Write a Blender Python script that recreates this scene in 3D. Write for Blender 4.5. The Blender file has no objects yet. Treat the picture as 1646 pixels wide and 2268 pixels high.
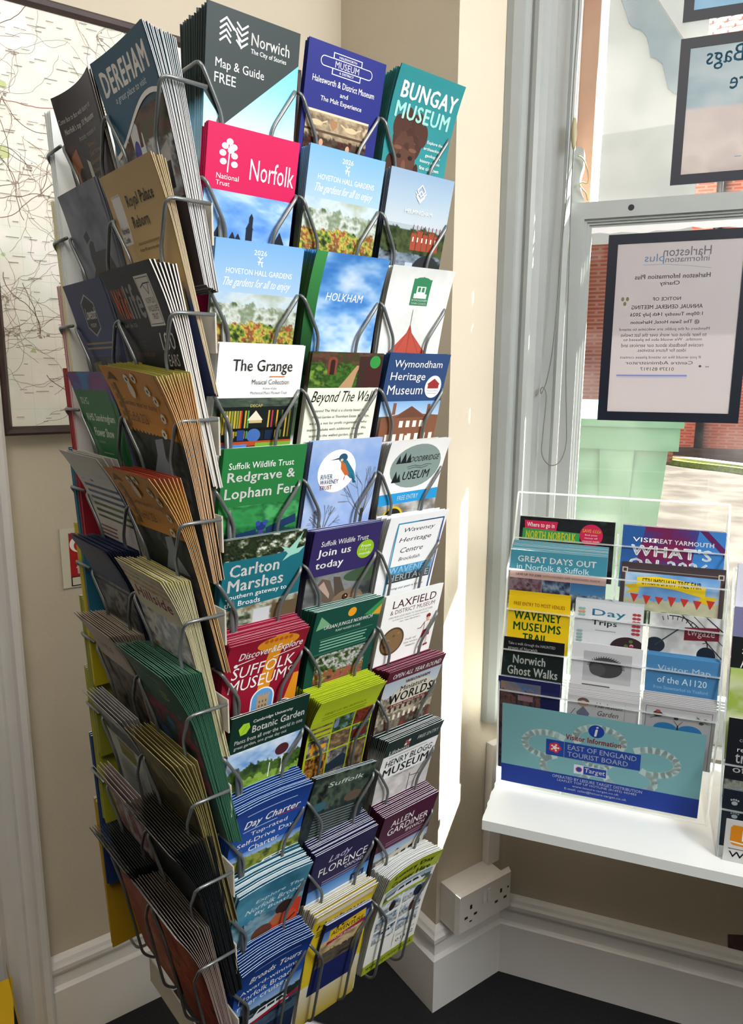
import bpy, math, random
import numpy as np
from mathutils import Vector
from mathutils.geometry import tessellate_polygon

# ------------------------------------------------------------------ camera, light, exposure
F_PX, PITCH, ROLL, CAM_Z = 1595.7, 0.1866, 0.0066, 1.28
SC = bpy.context.scene
COL = SC.collection
_cp, _sp, _cr, _sr = math.cos(PITCH), math.sin(PITCH), math.cos(ROLL), math.sin(ROLL)
_fw = np.array([0, _cp, -_sp]); _u0 = np.array([0, _sp, _cp]); _r0 = np.array([1.0, 0, 0])
_rt = _cr*_r0 + _sr*_u0
_up = -_sr*_r0 + _cr*_u0
CAM = np.array([0, 0, CAM_Z])
cd = bpy.data.cameras.new('camera'); cd.sensor_fit = 'VERTICAL'; cd.sensor_height = 36.0
cd.lens = F_PX*36.0/2268.0; cd.clip_start = 0.02
co = bpy.data.objects.new('camera', cd); COL.objects.link(co)
from mathutils import Matrix
co.matrix_world = Matrix(((_rt[0], _up[0], -_fw[0], 0), (_rt[1], _up[1], -_fw[1], 0), (_rt[2], _up[2], -_fw[2], CAM_Z), (0, 0, 0, 1)))
SC.camera = co
vs = SC.view_settings
vs.view_transform = 'Standard'; vs.look = 'None'; vs.gamma = 1.0; vs.use_curve_mapping = False
vs.exposure = 2.1
try: SC.cycles.transparent_max_bounces = 24; SC.cycles.max_bounces = 10
except Exception: pass

W_SUN, W_SKY, W_BAY, W_CEIL = 24.0, 0.13, 20.0, 4.0
# room directions: e1 along the map wall, e2 into it; w along the window wall, n out through it
def _d(a): a = math.radians(a); return np.array([math.cos(a), math.sin(a), 0.0])
e1 = _d(35); e2 = _d(125); w = _d(-20.3); n = _d(69.7); Z = np.array([0, 0, 1.0])
A = np.array([0.13144, 1.25815, 0.0]); B = np.array([0.28013, 1.36761, 0.0]); M = np.array([-0.52815, 1.22815, 0.0])

world = bpy.data.worlds.new('sky'); SC.world = world; world.use_nodes = True
_bg = world.node_tree.nodes['Background']; _bg.inputs[0].default_value = (0.78, 0.89, 1.0, 1); _bg.inputs[1].default_value = W_SKY
def aim(o, d):
    o.rotation_euler = Vector(d).to_track_quat('-Z', 'Y').to_euler()
sh = (w*1.77 + n*1.0); sh = sh/np.linalg.norm(sh)
sdir = sh*math.cos(math.radians(50.5)) + Z*math.sin(math.radians(50.5))
sl = bpy.data.lights.new('sun', 'SUN'); sl.energy = W_SUN; sl.angle = math.radians(0.6); sl.color = (1, 0.96, 0.88)
so = bpy.data.objects.new('sun', sl); COL.objects.link(so); so.location = tuple(sdir*8 + np.array([0, 0, 1])); aim(so, -sdir)
def area(name, loc, d, sx, sy, e, c=(1, 1, 1)):
    l = bpy.data.lights.new(name, 'AREA'); l.shape = 'RECTANGLE'; l.size = sx; l.size_y = sy; l.energy = e; l.color = c
    o = bpy.data.objects.new(name, l); COL.objects.link(o); o.location = tuple(loc); aim(o, d); return o
# daylight of the bay's other windows (to the right of the frame) and an added ceiling fill light without a fixture
area('bay_window_daylight', (1.22, -0.04, 1.68), (-1, 0.62, -0.28), 0.72, 1.0, W_BAY, (0.94, 0.97, 1.0))
area('ceiling_fill', (-0.2, -0.3, 2.5), (0.05, 0.25, -1), 0.9, 0.9, W_CEIL, (1, 0.93, 0.84))

# ------------------------------------------------------------------ helpers
def lin(c):
    if isinstance(c, str):
        c = c.lstrip('#'); c = [int(c[i:i+2], 16)/255.0 for i in (0, 2, 4)]
    c = np.array(c[:3], float)
    return np.where(c <= 0.04045, c/12.92, ((c+0.055)/1.055)**2.4)
def ray(x, y):
    return _rt*(x-823)/F_PX - _up*(y-1134)/F_PX + _fw
def on_plane(x, y, P0, nn):
    d = ray(x, y); return CAM + d*(np.dot(P0-CAM, nn)/np.dot(d, nn))
def on_z(x, y, z):
    d = ray(x, y); return CAM + d*((z-CAM_Z)/d[2])
def WW(s, off, z): return B + w*s + n*off + Z*z
def wat(x, y, off):
    """where the sight line meets the plane parallel to the window wall at this depth: (s, z)"""
    P = on_plane(x, y, B+n*off, n); return float(np.dot(P-B, w)), float(P[2])
def MM(s, off, z): return M + e1*s + e2*off + Z*z
def tag(o, label=None, cat=None, group=None, kind=None):
    if label: o['label'] = label
    if cat: o['category'] = cat
    if group: o['group'] = group
    if kind: o['kind'] = kind
    return o
def empty(name, loc):
    o = bpy.data.objects.new(name, None); COL.objects.link(o); o.location = tuple(loc); o.empty_display_size = 0.05; return o
def link(name, me, parent=None, origin=None):
    o = bpy.data.objects.new(name, me); COL.objects.link(o)
    if origin is not None: o.location = tuple(origin)
    if parent is not None:
        o.parent = parent
        o.location = tuple(np.array(o.location) - np.array(parent.location))
    return o
class MB:
    """collects geometry of one mesh; colours are linear RGB per face or per face corner"""
    def __init__(s): s.v = []; s.f = []; s.c = []; s.m = []; s.nv = 0
    def add(s, V, Fs, C=None, mi=0):
        V = np.asarray(V, float); b = s.nv; s.v.append(V); s.nv += len(V)
        for k, f in enumerate(Fs):
            s.f.append([b+i for i in f]); s.m.append(mi)
            if C is None: s.c.append(np.ones((len(f), 3)))
            else:
                C_ = C if not isinstance(C, list) else C[k]
                C_ = np.asarray(C_, float)
                if C_.ndim == 1: s.c.append(np.tile(C_, (len(f), 1)))
                elif len(C_) == len(V): s.c.append(C_[list(f)])
                else: s.c.append(C_)
    def box(s, O, X, Y, Zv, mi=0, C=None):
        O, X, Y, Zv = [np.asarray(a, float) for a in (O, X, Y, Zv)]
        V = [O, O+X, O+X+Y, O+Y, O+Zv, O+X+Zv, O+X+Y+Zv, O+Y+Zv]
        F = [(0, 3, 2, 1), (4, 5, 6, 7), (0, 1, 5, 4), (1, 2, 6, 5), (2, 3, 7, 6), (3, 0, 4, 7)]
        if np.dot(np.cross(X, Y), Zv) < 0: F = [f[::-1] for f in F]
        s.add(V, F, C, mi)
    def prism(s, prof, D, mi=0, C=None):
        """closed 3-D profile polygon swept by vector D"""
        P = np.asarray(prof, float); k = len(P); D = np.asarray(D, float)
        V = np.vstack([P, P+D])
        T = [tuple(t) for t in tessellate_polygon([[Vector(p) for p in P]])]
        nrm = np.zeros(3)
        for i in range(k): nrm += np.cross(P[i]-P[0], P[(i+1) % k]-P[0])
        F = [(i, (i+1) % k, k+(i+1) % k, k+i) for i in range(k)]
        flip = np.dot(nrm, D) > 0
        if not flip: F = [f[::-1] for f in F]
        caps = []
        for t in T:
            tn = np.cross(P[t[1]]-P[t[0]], P[t[2]]-P[t[0]])
            a = t if np.dot(tn, D) < 0 else t[::-1]
            caps.append(a); caps.append(tuple(k+i for i in a[::-1]))
        s.add(V, F+caps, C, mi)
    def tube(s, pts, r, sides=8, closed=False, mi=0, C=None, caps=True):
        P = np.asarray(pts, float); k = len(P); rr = np.broadcast_to(r, (k,))
        T = np.zeros_like(P)
        for i in range(k):
            a = P[(i-1) % k] if (closed or i > 0) else P[i]; b = P[(i+1) % k] if (closed or i < k-1) else P[i]
            t = b-a; T[i] = t/max(np.linalg.norm(t), 1e-9)
        ref = np.array([0, 0, 1.0]) if abs(T[0][2]) < .9 else np.array([1.0, 0, 0])
        N = np.cross(T[0], ref); N /= np.linalg.norm(N)
        V = []
        for i in range(k):
            N = N - T[i]*np.dot(N, T[i]); N /= max(np.linalg.norm(N), 1e-9); Bn = np.cross(T[i], N)
            for j in range(sides):
                a = 2*math.pi*j/sides; V.append(P[i] + (N*math.cos(a)+Bn*math.sin(a))*rr[i])
        F = []
        for i in range(k if closed else k-1):
            for j in range(sides):
                a = i*sides+j; b = i*sides+(j+1) % sides; c_ = ((i+1) % k)*sides
                F.append((a, b, c_+(j+1) % sides, c_+j))
        if not closed and caps:
            F.append(tuple(range(sides))[::-1]); F.append(tuple((k-1)*sides+j for j in range(sides)))
        s.add(V, F, C, mi)
    def build(s, name, mats, parent=None, origin=None, smooth=False, col=False):
        V = np.vstack(s.v)
        if origin is None: origin = np.array(parent.location) if parent is not None else V.mean(0)*np.array([1, 1, 0]) + np.array([0, 0, V[:, 2].min()])
        origin = np.asarray(origin, float)
        me = bpy.data.meshes.new(name)
        me.from_pydata((V-origin).tolist(), [], s.f)
        mats = mats if isinstance(mats, (list, tuple)) else [mats]
        for m in mats: me.materials.append(m)
        if len(mats) > 1: me.polygons.foreach_set('material_index', s.m)
        if smooth: me.polygons.foreach_set('use_smooth', [True]*len(me.polygons))
        if col:
            at = me.color_attributes.new('Col', 'FLOAT_COLOR', 'CORNER')
            cc = np.vstack(s.c)**1.12; cc = np.hstack([cc, np.ones((len(cc), 1))]).astype(np.float32)
            at.data.foreach_set('color', cc.ravel())
        me.update()
        o = bpy.data.objects.new(name, me); COL.objects.link(o)
        if parent is not None:
            o.parent = parent; o.location = tuple(origin - np.array(parent.location))
        else: o.location = tuple(origin)
        return o
def smooth_path(pts, r=0.004, k=4):
    """round the corners of a polyline"""
    P = [np.asarray(p, float) for p in pts]; out = [P[0]]
    for i in range(1, len(P)-1):
        a, b, c_ = P[i-1], P[i], P[i+1]
        da, dc = np.linalg.norm(a-b), np.linalg.norm(c_-b); q = min(r, da*.45, dc*.45)
        p0 = b+(a-b)/da*q; p1 = b+(c_-b)/dc*q
        for t in np.linspace(0, 1, k+1): out.append((1-t)**2*p0 + 2*t*(1-t)*b + t*t*p1)
    out.append(P[-1]); return out

# ------------------------------------------------------------------ materials
def mat(name, base=(.8, .8, .8), rough=.5, metal=0.0, spec=.5, var=0.0, vscale=8.0, bump=0.0, bscale=60.0, base2=None):
    m = bpy.data.materials.new(name); m.use_nodes = True; nt = m.node_tree; b = nt.nodes['Principled BSDF']
    c1 = lin(base); b.inputs['Base Color'].default_value = (*c1, 1); b.inputs['Roughness'].default_value = rough
    b.inputs['Metallic'].default_value = metal; b.inputs['Specular IOR Level'].default_value = spec
    tc = nt.nodes.new('ShaderNodeTexCoord')
    if var or base2:
        nz = nt.nodes.new('ShaderNodeTexNoise'); nz.inputs['Scale'].default_value = vscale; nz.inputs['Detail'].default_value = 5
        nt.links.new(tc.outputs['Object'], nz.inputs['Vector'])
        rp = nt.nodes.new('ShaderNodeValToRGB')
        c2 = lin(base2) if base2 else c1*(1-var)
        rp.color_ramp.elements[0].position = .38; rp.color_ramp.elements[1].position = .62
        rp.color_ramp.elements[0].color = (*c2, 1); rp.color_ramp.elements[1].color = (*c1, 1)
        nt.links.new(nz.outputs['Fac'], rp.inputs['Fac']); nt.links.new(rp.outputs['Color'], b.inputs['Base Color'])
    if bump:
        nb = nt.nodes.new('ShaderNodeTexNoise'); nb.inputs['Scale'].default_value = bscale; nb.inputs['Detail'].default_value = 4
        nt.links.new(tc.outputs['Object'], nb.inputs['Vector'])
        bp = nt.nodes.new('ShaderNodeBump'); bp.inputs['Strength'].default_value = bump; bp.inputs['Distance'].default_value = .004
        nt.links.new(nb.outputs['Fac'], bp.inputs['Height']); nt.links.new(bp.outputs['Normal'], b.inputs['Normal'])
    return m
def printed(name, rough=.5, spec=.22, trans=0.0):
    m = bpy.data.materials.new(name); m.use_nodes = True; nt = m.node_tree; b = nt.nodes['Principled BSDF']
    a = nt.nodes.new('ShaderNodeVertexColor'); a.layer_name = 'Col'
    nt.links.new(a.outputs['Color'], b.inputs['Base Color'])
    b.inputs['Roughness'].default_value = rough; b.inputs['Specular IOR Level'].default_value = spec
    if trans:
        tr = nt.nodes.new('ShaderNodeBsdfTranslucent'); nt.links.new(a.outputs['Color'], tr.inputs['Color'])
        mx = nt.nodes.new('ShaderNodeMixShader'); mx.inputs[0].default_value = trans
        nt.links.new(b.outputs[0], mx.inputs[1]); nt.links.new(tr.outputs[0], mx.inputs[2])
        nt.links.new(mx.outputs[0], nt.nodes['Material Output'].inputs['Surface'])
    return m
def clear(name, tint=(1, 1, 1), gloss=.06, haze=.0, rough=.02, haze_col=(1, 1, 1), speck=0.0):
    m = bpy.data.materials.new(name); m.use_nodes = True; nt = m.node_tree; nt.nodes.remove(nt.nodes['Principled BSDF'])
    out = nt.nodes['Material Output']
    t = nt.nodes.new('ShaderNodeBsdfTransparent'); t.inputs[0].default_value = (*tint, 1)
    g = nt.nodes.new('ShaderNodeBsdfGlossy'); g.inputs['Roughness'].default_value = rough
    lw = nt.nodes.new('ShaderNodeLayerWeight'); lw.inputs[0].default_value = .5
    pw = nt.nodes.new('ShaderNodeMath'); pw.operation = 'POWER'; pw.inputs[1].default_value = 4.0; nt.links.new(lw.outputs['Facing'], pw.inputs[0])
    ml = nt.nodes.new('ShaderNodeMath'); ml.operation = 'MULTIPLY_ADD'; ml.inputs[1].default_value = .45; ml.inputs[2].default_value = gloss*.5
    nt.links.new(pw.outputs[0], ml.inputs[0])
    mx = nt.nodes.new('ShaderNodeMixShader'); nt.links.new(ml.outputs[0], mx.inputs[0])
    nt.links.new(t.outputs[0], mx.inputs[1]); nt.links.new(g.outputs[0], mx.inputs[2])
    last = mx
    if haze:
        d = nt.nodes.new('ShaderNodeBsdfTranslucent'); d.inputs[0].default_value = (*haze_col, 1)
        m2 = nt.nodes.new('ShaderNodeMixShader'); m2.inputs[0].default_value = haze
        if speck:
            tc = nt.nodes.new('ShaderNodeTexCoord'); nz = nt.nodes.new('ShaderNodeTexNoise'); nz.inputs['Scale'].default_value = 9; nz.inputs['Detail'].default_value = 8
            nt.links.new(tc.outputs['Object'], nz.inputs['Vector'])
            mr = nt.nodes.new('ShaderNodeMapRange'); mr.inputs[1].default_value = .35; mr.inputs[2].default_value = .75
            mr.inputs[3].default_value = haze*.6; mr.inputs[4].default_value = haze+speck
            nt.links.new(nz.outputs['Fac'], mr.inputs[0]); nt.links.new(mr.outputs[0], m2.inputs[0])
        nt.links.new(last.outputs[0], m2.inputs[1]); nt.links.new(d.outputs[0], m2.inputs[2]); last = m2
    nt.links.new(last.outputs[0], out.inputs['Surface'])
    return m
def brick_mat(name, c1, c2, mortar, sc=1.0):
    m = bpy.data.materials.new(name); m.use_nodes = True; nt = m.node_tree; b = nt.nodes['Principled BSDF']; b.inputs['Roughness'].default_value = .85
    br = nt.nodes.new('ShaderNodeTexBrick'); br.inputs['Color1'].default_value = (*lin(c1), 1); br.inputs['Color2'].default_value = (*lin(c2), 1)
    br.inputs['Mortar'].default_value = (*lin(mortar), 1); br.inputs['Scale'].default_value = sc; br.inputs['Mortar Size'].default_value = .012
    br.inputs['Brick Width'].default_value = .16; br.inputs['Row Height'].default_value = .053
    tc = nt.nodes.new('ShaderNodeTexCoord'); mp = nt.nodes.new('ShaderNodeMapping'); mp.inputs['Rotation'].default_value = (math.radians(90), 0, 0)
    g = nt.nodes.new('ShaderNodeSeparateXYZ'); c_ = nt.nodes.new('ShaderNodeCombineXYZ')
    nt.links.new(tc.outputs['Object'], g.inputs[0])
    ax = nt.nodes.new('ShaderNodeMath'); ax.operation = 'ADD'; nt.links.new(g.outputs['X'], ax.inputs[0]); nt.links.new(g.outputs['Y'], ax.inputs[1])
    nt.links.new(ax.outputs[0], c_.inputs['X']); nt.links.new(g.outputs['Z'], c_.inputs['Y'])
    nt.links.new(c_.outputs[0], br.inputs['Vector']); nt.links.new(br.outputs['Color'], b.inputs['Base Color'])
    return m
MAT = dict(
    wall=mat('cream_wall_paint', '#ccc1ad', .75, var=.04, vscale=5, bump=.12, bscale=140),
    rear=mat('bounce_cutting_brown', '#4c4239', .8, base2='#3a312b', vscale=2),  # unseen rear walls coloured dark to cut the bounced light
    white=mat('white_gloss_paint', '#e6e4e2', .38, var=.03, vscale=12),
    casing=mat('backlit_grey_window_paint', '#999d9a', .4, var=.04, vscale=14),  # pale window paint greyed to carry the shade of a backlit frame
    shelf=mat('white_melamine', '#e2e5e3', .35, var=.01),
    carpet=mat('black_carpet', '#15161a', .95, var=.4, vscale=180, bump=.5, bscale=400),
    ceil=mat('white_ceiling_paint', '#eeeae2', .8, var=.02),
    wire=mat('grey_coated_wire', '#787c7c', .32, metal=.55, spec=.6, var=.08, vscale=40),
    panel=mat('cream_plastic', '#b9b2a2', .5, var=.03),
    dark=mat('dark_grey_metal', '#2b2d30', .45, metal=.4, var=.05),
    brown=mat('dark_stained_wood', '#3a2320', .4, base2='#2c1917', vscale=20),
    navy=mat('black_plastic_frame', '#0d1322', .4, var=.05),
    plastic=mat('white_plastic', '#e4dfdb', .35, var=.01),
    black=mat('black_plastic', '#0e0e10', .4, var=.05),
    cord=mat('grey_cord', '#6f7069', .7, var=.1, vscale=200),
    tan=mat('cream_plastic_toggle', '#a59c78', .5, var=.05),
    peach=mat('weathered_sunlit_paint', '#a9866e', .6, base2='#98745c', vscale=6),  # weathered paint with the warm sun through the sash put into its colour
    render=mat('white_render', '#e8eae6', .8, var=.05, vscale=1.5, bump=.1, bscale=30),
    barge=mat('blue_grey_board', '#8fa6b0', .6, base2='#a6b9c0', vscale=1.5),
    tile=mat('clay_tile', '#c79a92', .8, base2='#a5756c', vscale=6),
    brick=brick_mat('red_brick', '#a84e38', '#8f402e', '#a87464'),
    paving=mat('pale_paving', '#3a3733', .95, spec=.02, base2='#2c2926', vscale=3, bump=.3, bscale=20),
    kerb=mat('stone_kerb', '#8a857c', .9, spec=.05, base2='#6f6b64', vscale=3),
    moss=mat('green_moss', '#7f9434', .9, spec=.05, base2='#5f7a26', vscale=30),
    bin=mat('green_plastic', '#466f5d', .45, base2='#3e6553', vscale=4),
    print=printed('printed_card'), matt=printed('printed_matt_paper', .6, .25),
    lit=printed('printed_thin_paper', .7, .2, .26),
    glass=clear('window_glass', (.97, .985, .98), .03, .003, .01, (1, 1, 1), .012),
    acrylic=clear('clear_acrylic', (.985, .99, .99), .03, .012, .03),
    edge=clear('acrylic_polished_edge', (.95, .98, .98), .1, .8, .1, (.97, .99, 1)),
)

# ------------------------------------------------------------------ printed artwork (millimetres, y downwards from the top edge)
def _vn(x, y, seed):
    g = np.random.RandomState(seed % 100000).rand(64, 64)
    xi = np.floor(x).astype(int); yi = np.floor(y).astype(int); fx = x-xi; fy = y-yi
    fx = fx*fx*(3-2*fx); fy = fy*fy*(3-2*fy)
    a = g[xi % 64, yi % 64]; b = g[(xi+1) % 64, yi % 64]; c_ = g[xi % 64, (yi+1) % 64]; d = g[(xi+1) % 64, (yi+1) % 64]
    return (a*(1-fx)+b*fx)*(1-fy)+(c_*(1-fx)+d*fx)*fy
def fbm(x, y, seed):
    return _vn(x, y, seed)*.46 + _vn(x*2.1, y*2.1, seed+7)*.26 + _vn(x*4.3, y*4.3, seed+13)*.17 + _vn(x*8.9, y*8.9, seed+19)*.11
def pal(cols, t):
    cs = np.array([lin(c) for c in cols]); k = len(cs)-1
    t = np.clip(t, 0, 1)*k; i = np.minimum(t.astype(int), max(k-1, 0)); f = (t-i)[..., None]
    return cs[i]*(1-f)+cs[np.minimum(i+1, k)]*f
def picture(U, V, layers, seed, amp=.08):
    out = None
    for i, (f0, cols, sx, sy) in enumerate(layers):
        if sx == 0: col = pal(cols, (V-f0)/max(1-f0, .01) if sy == 0 else (V-f0)/sy)
        else: col = pal(cols, (fbm(U*sx+3.1*i, V*sy, seed+31*i)-.5)*2.0+.5)
        if out is None: out = col
        else:
            m_ = (V >= f0 + amp*(fbm(U*9, U*0+i*3.3, seed+5*i)-.5)*2)[..., None]
            out = np.where(m_, col, out)
    return out
_TX = {}
def text_mesh(st, bold):
    k = (st, bold)
    if k not in _TX:
        c = bpy.data.curves.new('lettering', 'FONT'); c.body = st; c.resolution_u = 2; c.space_character = 1+.05*bold
        o = bpy.data.objects.new('lettering', c); me = o.to_mesh()
        V = np.array([v.co[:2] for v in me.vertices], float); F = [tuple(p.vertices) for p in me.polygons]
        o.to_mesh_clear(); bpy.data.objects.remove(o); bpy.data.curves.remove(c)
        if bold:                                       # heavier weight: the same glyphs struck again a little to each side
            q = .016*bold; m_ = len(V); V = np.vstack([V, V+[q, 0], V+[-q, 0], V+[0, q*.6], V+[0, -q*.6]]); F = [tuple(i+k_*m_ for i in f) for k_ in range(5) for f in F]
        lo, hi = V.min(0), V.max(0); V = (V-lo)/(hi-lo); V[:, 1] = 1-V[:, 1]
        _TX[k] = (V, F)
    return _TX[k]
def R(x0, y0, x1, y1, c): return ('g', x0, y0, x1, y1, c, c)
def G(x0, y0, x1, y1, a, b): return ('g', x0, y0, x1, y1, a, b)
def P(x0, y0, x1, y1, layers, seed=1, amp=.08, cell=2.0): return ('p', x0, y0, x1, y1, layers, seed, amp, cell)
def T(x0, y0, x1, y1, s, c, b=0, sh=0.0): return ('t', x0, y0, x1, y1, s, c, b, sh)
def C(cx, cy, rx, ry, c): return ('c', cx, cy, rx, ry, c)
def TM(x0, y0, x1, y1, s, c, b=0, sh=0.0): return ('tm', x0, y0, x1, y1, s, c, b, sh)
def Y(pts, c): return ('y', pts, c)
def L(pts, wd, c): return ('l', pts, wd, c)
def LN(x0, x1, y0, k, dy, h, c, jag=.12, al=0):
    """k lines of copy too small to read"""
    rs = np.random.RandomState(int(x0*7+y0*3+k)); o = []
    for i in range(k):
        q = (x1-x0)*rs.uniform(0, jag)
        a, b = (x0, x1-q) if al == 0 else ((x0+q/2, x1-q/2) if al == 1 else (x0+q, x1))
        o.append(R(a, y0+i*dy, b, y0+i*dy+h, c))
    return o
def _sub(V, Fs, mx=9.0):
    V = [np.array(p, float) for p in V]; out = []; st = [tuple(f) for f in Fs]
    while st:
        f = st.pop()
        if len(f) != 3:
            for i in range(1, len(f)-1): st.append((f[0], f[i], f[i+1]))
            continue
        e = [np.linalg.norm(V[f[i]]-V[f[(i+1) % 3]]) for i in range(3)]; m_ = int(np.argmax(e))
        if e[m_] <= mx: out.append(f); continue
        a, b, c_ = f[m_], f[(m_+1) % 3], f[(m_+2) % 3]; V.append((V[a]+V[b])/2); q = len(V)-1
        st.append((a, q, c_)); st.append((q, b, c_))
    return np.array(V), out
def flat_ops(ops):
    out = []
    for o in ops:
        if isinstance(o, list): out += flat_ops(o)
        else: out.append(o)
    return out
def art_pieces(ops):
    """yields (V2, faces, colour or per-vertex colours, layer)"""
    li, last = 0, None
    for o in flat_ops(ops):
        k = o[0]
        if not (k == 'l' and last == 'l'): li += 1              # strokes of one drawing lie at one level
        last = k
        if k in ('g', 'p'):
            x0, y0, x1, y1 = o[1:5]; cell = o[8] if k == 'p' else 8.0
            nx = max(1, int(math.ceil((x1-x0)/cell))); ny = max(1, int(math.ceil((y1-y0)/cell)))
            u, v = np.meshgrid(np.linspace(0, 1, nx+1), np.linspace(0, 1, ny+1), indexing='ij')
            V = np.stack([x0+u*(x1-x0), y0+v*(y1-y0)], -1).reshape(-1, 2)
            F = [(i*(ny+1)+j, i*(ny+1)+j+1, (i+1)*(ny+1)+j+1, (i+1)*(ny+1)+j) for i in range(nx) for j in range(ny)]
            if k == 'g':
                Cc = lin(o[5]) if o[5] == o[6] else pal([o[5], o[6]], v).reshape(-1, 3)
            else: Cc = picture(u, v, o[5], o[6], o[7]).reshape(-1, 3)
            yield V, F, Cc, li
        elif k in ('t', 'tm'):
            x0, y0, x1, y1, s, c, b, sh_ = o[1:]
            V, F = text_mesh(s, b); V = V.copy(); V[:, 0] += sh_*(1-V[:, 1])*(y1-y0)/max(x1-x0, 1e-6)
            if sh_: V[:, 0] = (V[:, 0]-V[:, 0].min())/(V[:, 0].max()-V[:, 0].min())
            V = V*np.array([x1-x0, y1-y0])+np.array([x0, y0])
            if k == 'tm': V[:, 0] = x0+x1-V[:, 0]; F = [f[::-1] for f in F]      # printing seen from behind
            yield V, F, lin(c), li
        elif k == 'c':
            cx, cy, rx, ry, c = o[1:]; a = np.linspace(0, 2*math.pi, 29)[:-1]
            V = [(cx, cy)]+[(cx+rx*math.cos(t), cy+ry*math.sin(t)) for t in a]
            V, F = _sub(V, [(0, 1+i, 1+(i+1) % 28) for i in range(28)], 14); yield V, F, lin(c), li
        elif k == 'y':
            pts, c = o[1:]; T_ = tessellate_polygon([[Vector((p[0], p[1], 0)) for p in pts]])
            V, F = _sub(pts, [tuple(t) for t in T_]); yield V, F, lin(c), li
        elif k == 'l':
            pts, wd, c = o[1:]; V = []; F = []
            for i in range(len(pts)-1):
                a, b = np.array(pts[i], float), np.array(pts[i+1], float); d = b-a; ln = max(np.linalg.norm(d), 1e-6); q = np.array([-d[1], d[0]])/ln*wd/2; e = d/ln*wd*.3
                z = len(V); V += [a-q-e, b-q+e, b+q+e, a+q-e]; F.append((z, z+1, z+2, z+3))
            yield np.array(V), F, lin(c), li

# ------------------------------------------------------------------ sheets of printed paper held in a pocket
class Frame:
    """a pocket front: O at wire height, U across, V into the pocket"""
    def __init__(s, O, U, V): s.O = np.asarray(O, float); s.U = np.asarray(U, float); s.V = np.asarray(V, float)
def surf(fr, x0, wd, top, d0, tilt, bend, bow, roll, gain=0.0):
    tt, ct, cr, sr = math.tan(tilt), math.cos(tilt), math.cos(roll), math.sin(roll)
    def f(x, y, lift=0.0):
        x = np.asarray(x, float)/1000; y = np.asarray(y, float)/1000
        q = x-wd/2; hh = top-y
        q, h2 = q*cr - (hh)*sr, hh*cr + q*sr
        dep = d0 - h2*tt + gain*np.clip(h2+.16, 0, None) - bend*np.clip((h2+.03)/.08, 0, None)**2 + bow*((2*q/wd)**2)*np.clip((h2+.06)/.1, 0, 1) - lift
        return fr.O + np.multiply.outer(x0+wd/2+q, fr.U) + np.multiply.outer(dep, fr.V) + np.multiply.outer(h2*ct, Z)
    return f
def band_col(bands, yf):
    ys = [b[0] for b in bands]; cs = np.array([lin(b[1]) for b in bands])
    return np.stack([np.interp(yf, ys, cs[:, i]) for i in range(3)], -1)
def sheet(name, f, W_, H_, bands, ops=None, th=.0009, side=None, topc='#dcdcda', back='#c8c8c6', nx=3, nh=16, m='print', lift=.0003):
    """one folded leaflet: a thin solid that follows the surface f, with its print on the front"""
    mb = MB()
    xs = np.linspace(0, W_, nx+1); ys = np.linspace(0, H_, nh+1)
    X, Yy = np.meshgrid(xs, ys, indexing='ij')
    Vf = f(X, Yy, 0.0).reshape(-1, 3); Vb = f(X, Yy, -th).reshape(-1, 3)
    V = np.vstack([Vf, Vb]); q = len(Vf)
    cf = band_col(bands, (Yy/H_).reshape(-1)); F = []; Cc = []
    cs = lin(side) if side else None; ctop = lin(topc); cb = lin(back)
    id_ = lambda i, j: i*(nh+1)+j
    for i in range(nx):
        for j in range(nh):
            a = (id_(i, j), id_(i, j+1), id_(i+1, j+1), id_(i+1, j)); F.append(a); Cc.append(cf[list(a)])
            F.append(tuple(q+t for t in a[::-1])); Cc.append(np.tile(cb, (4, 1)))
    for j in range(nh):
        for i, sgn in ((0, 1), (nx, -1)):
            a = (id_(i, j), q+id_(i, j), q+id_(i, j+1), id_(i, j+1))
            if sgn < 0: a = a[::-1]
            F.append(a); Cc.append(np.tile(cs, (4, 1)) if cs is not None else cf[[t % q for t in a]])
    for i in range(nx):
        a = (id_(i, 0), id_(i+1, 0), q+id_(i+1, 0), q+id_(i, 0)); F.append(a); Cc.append(np.tile(ctop, (4, 1)))
        a = (id_(i, nh), q+id_(i, nh), q+id_(i+1, nh), id_(i+1, nh)); F.append(a); Cc.append(np.tile(cs if cs is not None else cf[id_(i, nh)], (4, 1)))
    mb.add(V, F, Cc)
    if ops:
        for V2, F2, c2, li in art_pieces(ops):
            V2 = np.array(V2); keep = np.clip(V2, [0.05, 0.05], [W_-.05, H_-.05])
            V3 = f(keep[:, 0], keep[:, 1], lift + .00003*li)
            mb.add(V3, F2, c2)
    base = f(np.array([W_/2]), np.array([H_]), 0.0)[0]
    return mb.build(name, MAT[m], None, base, col=True)
RNG = random.Random(11)
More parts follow.
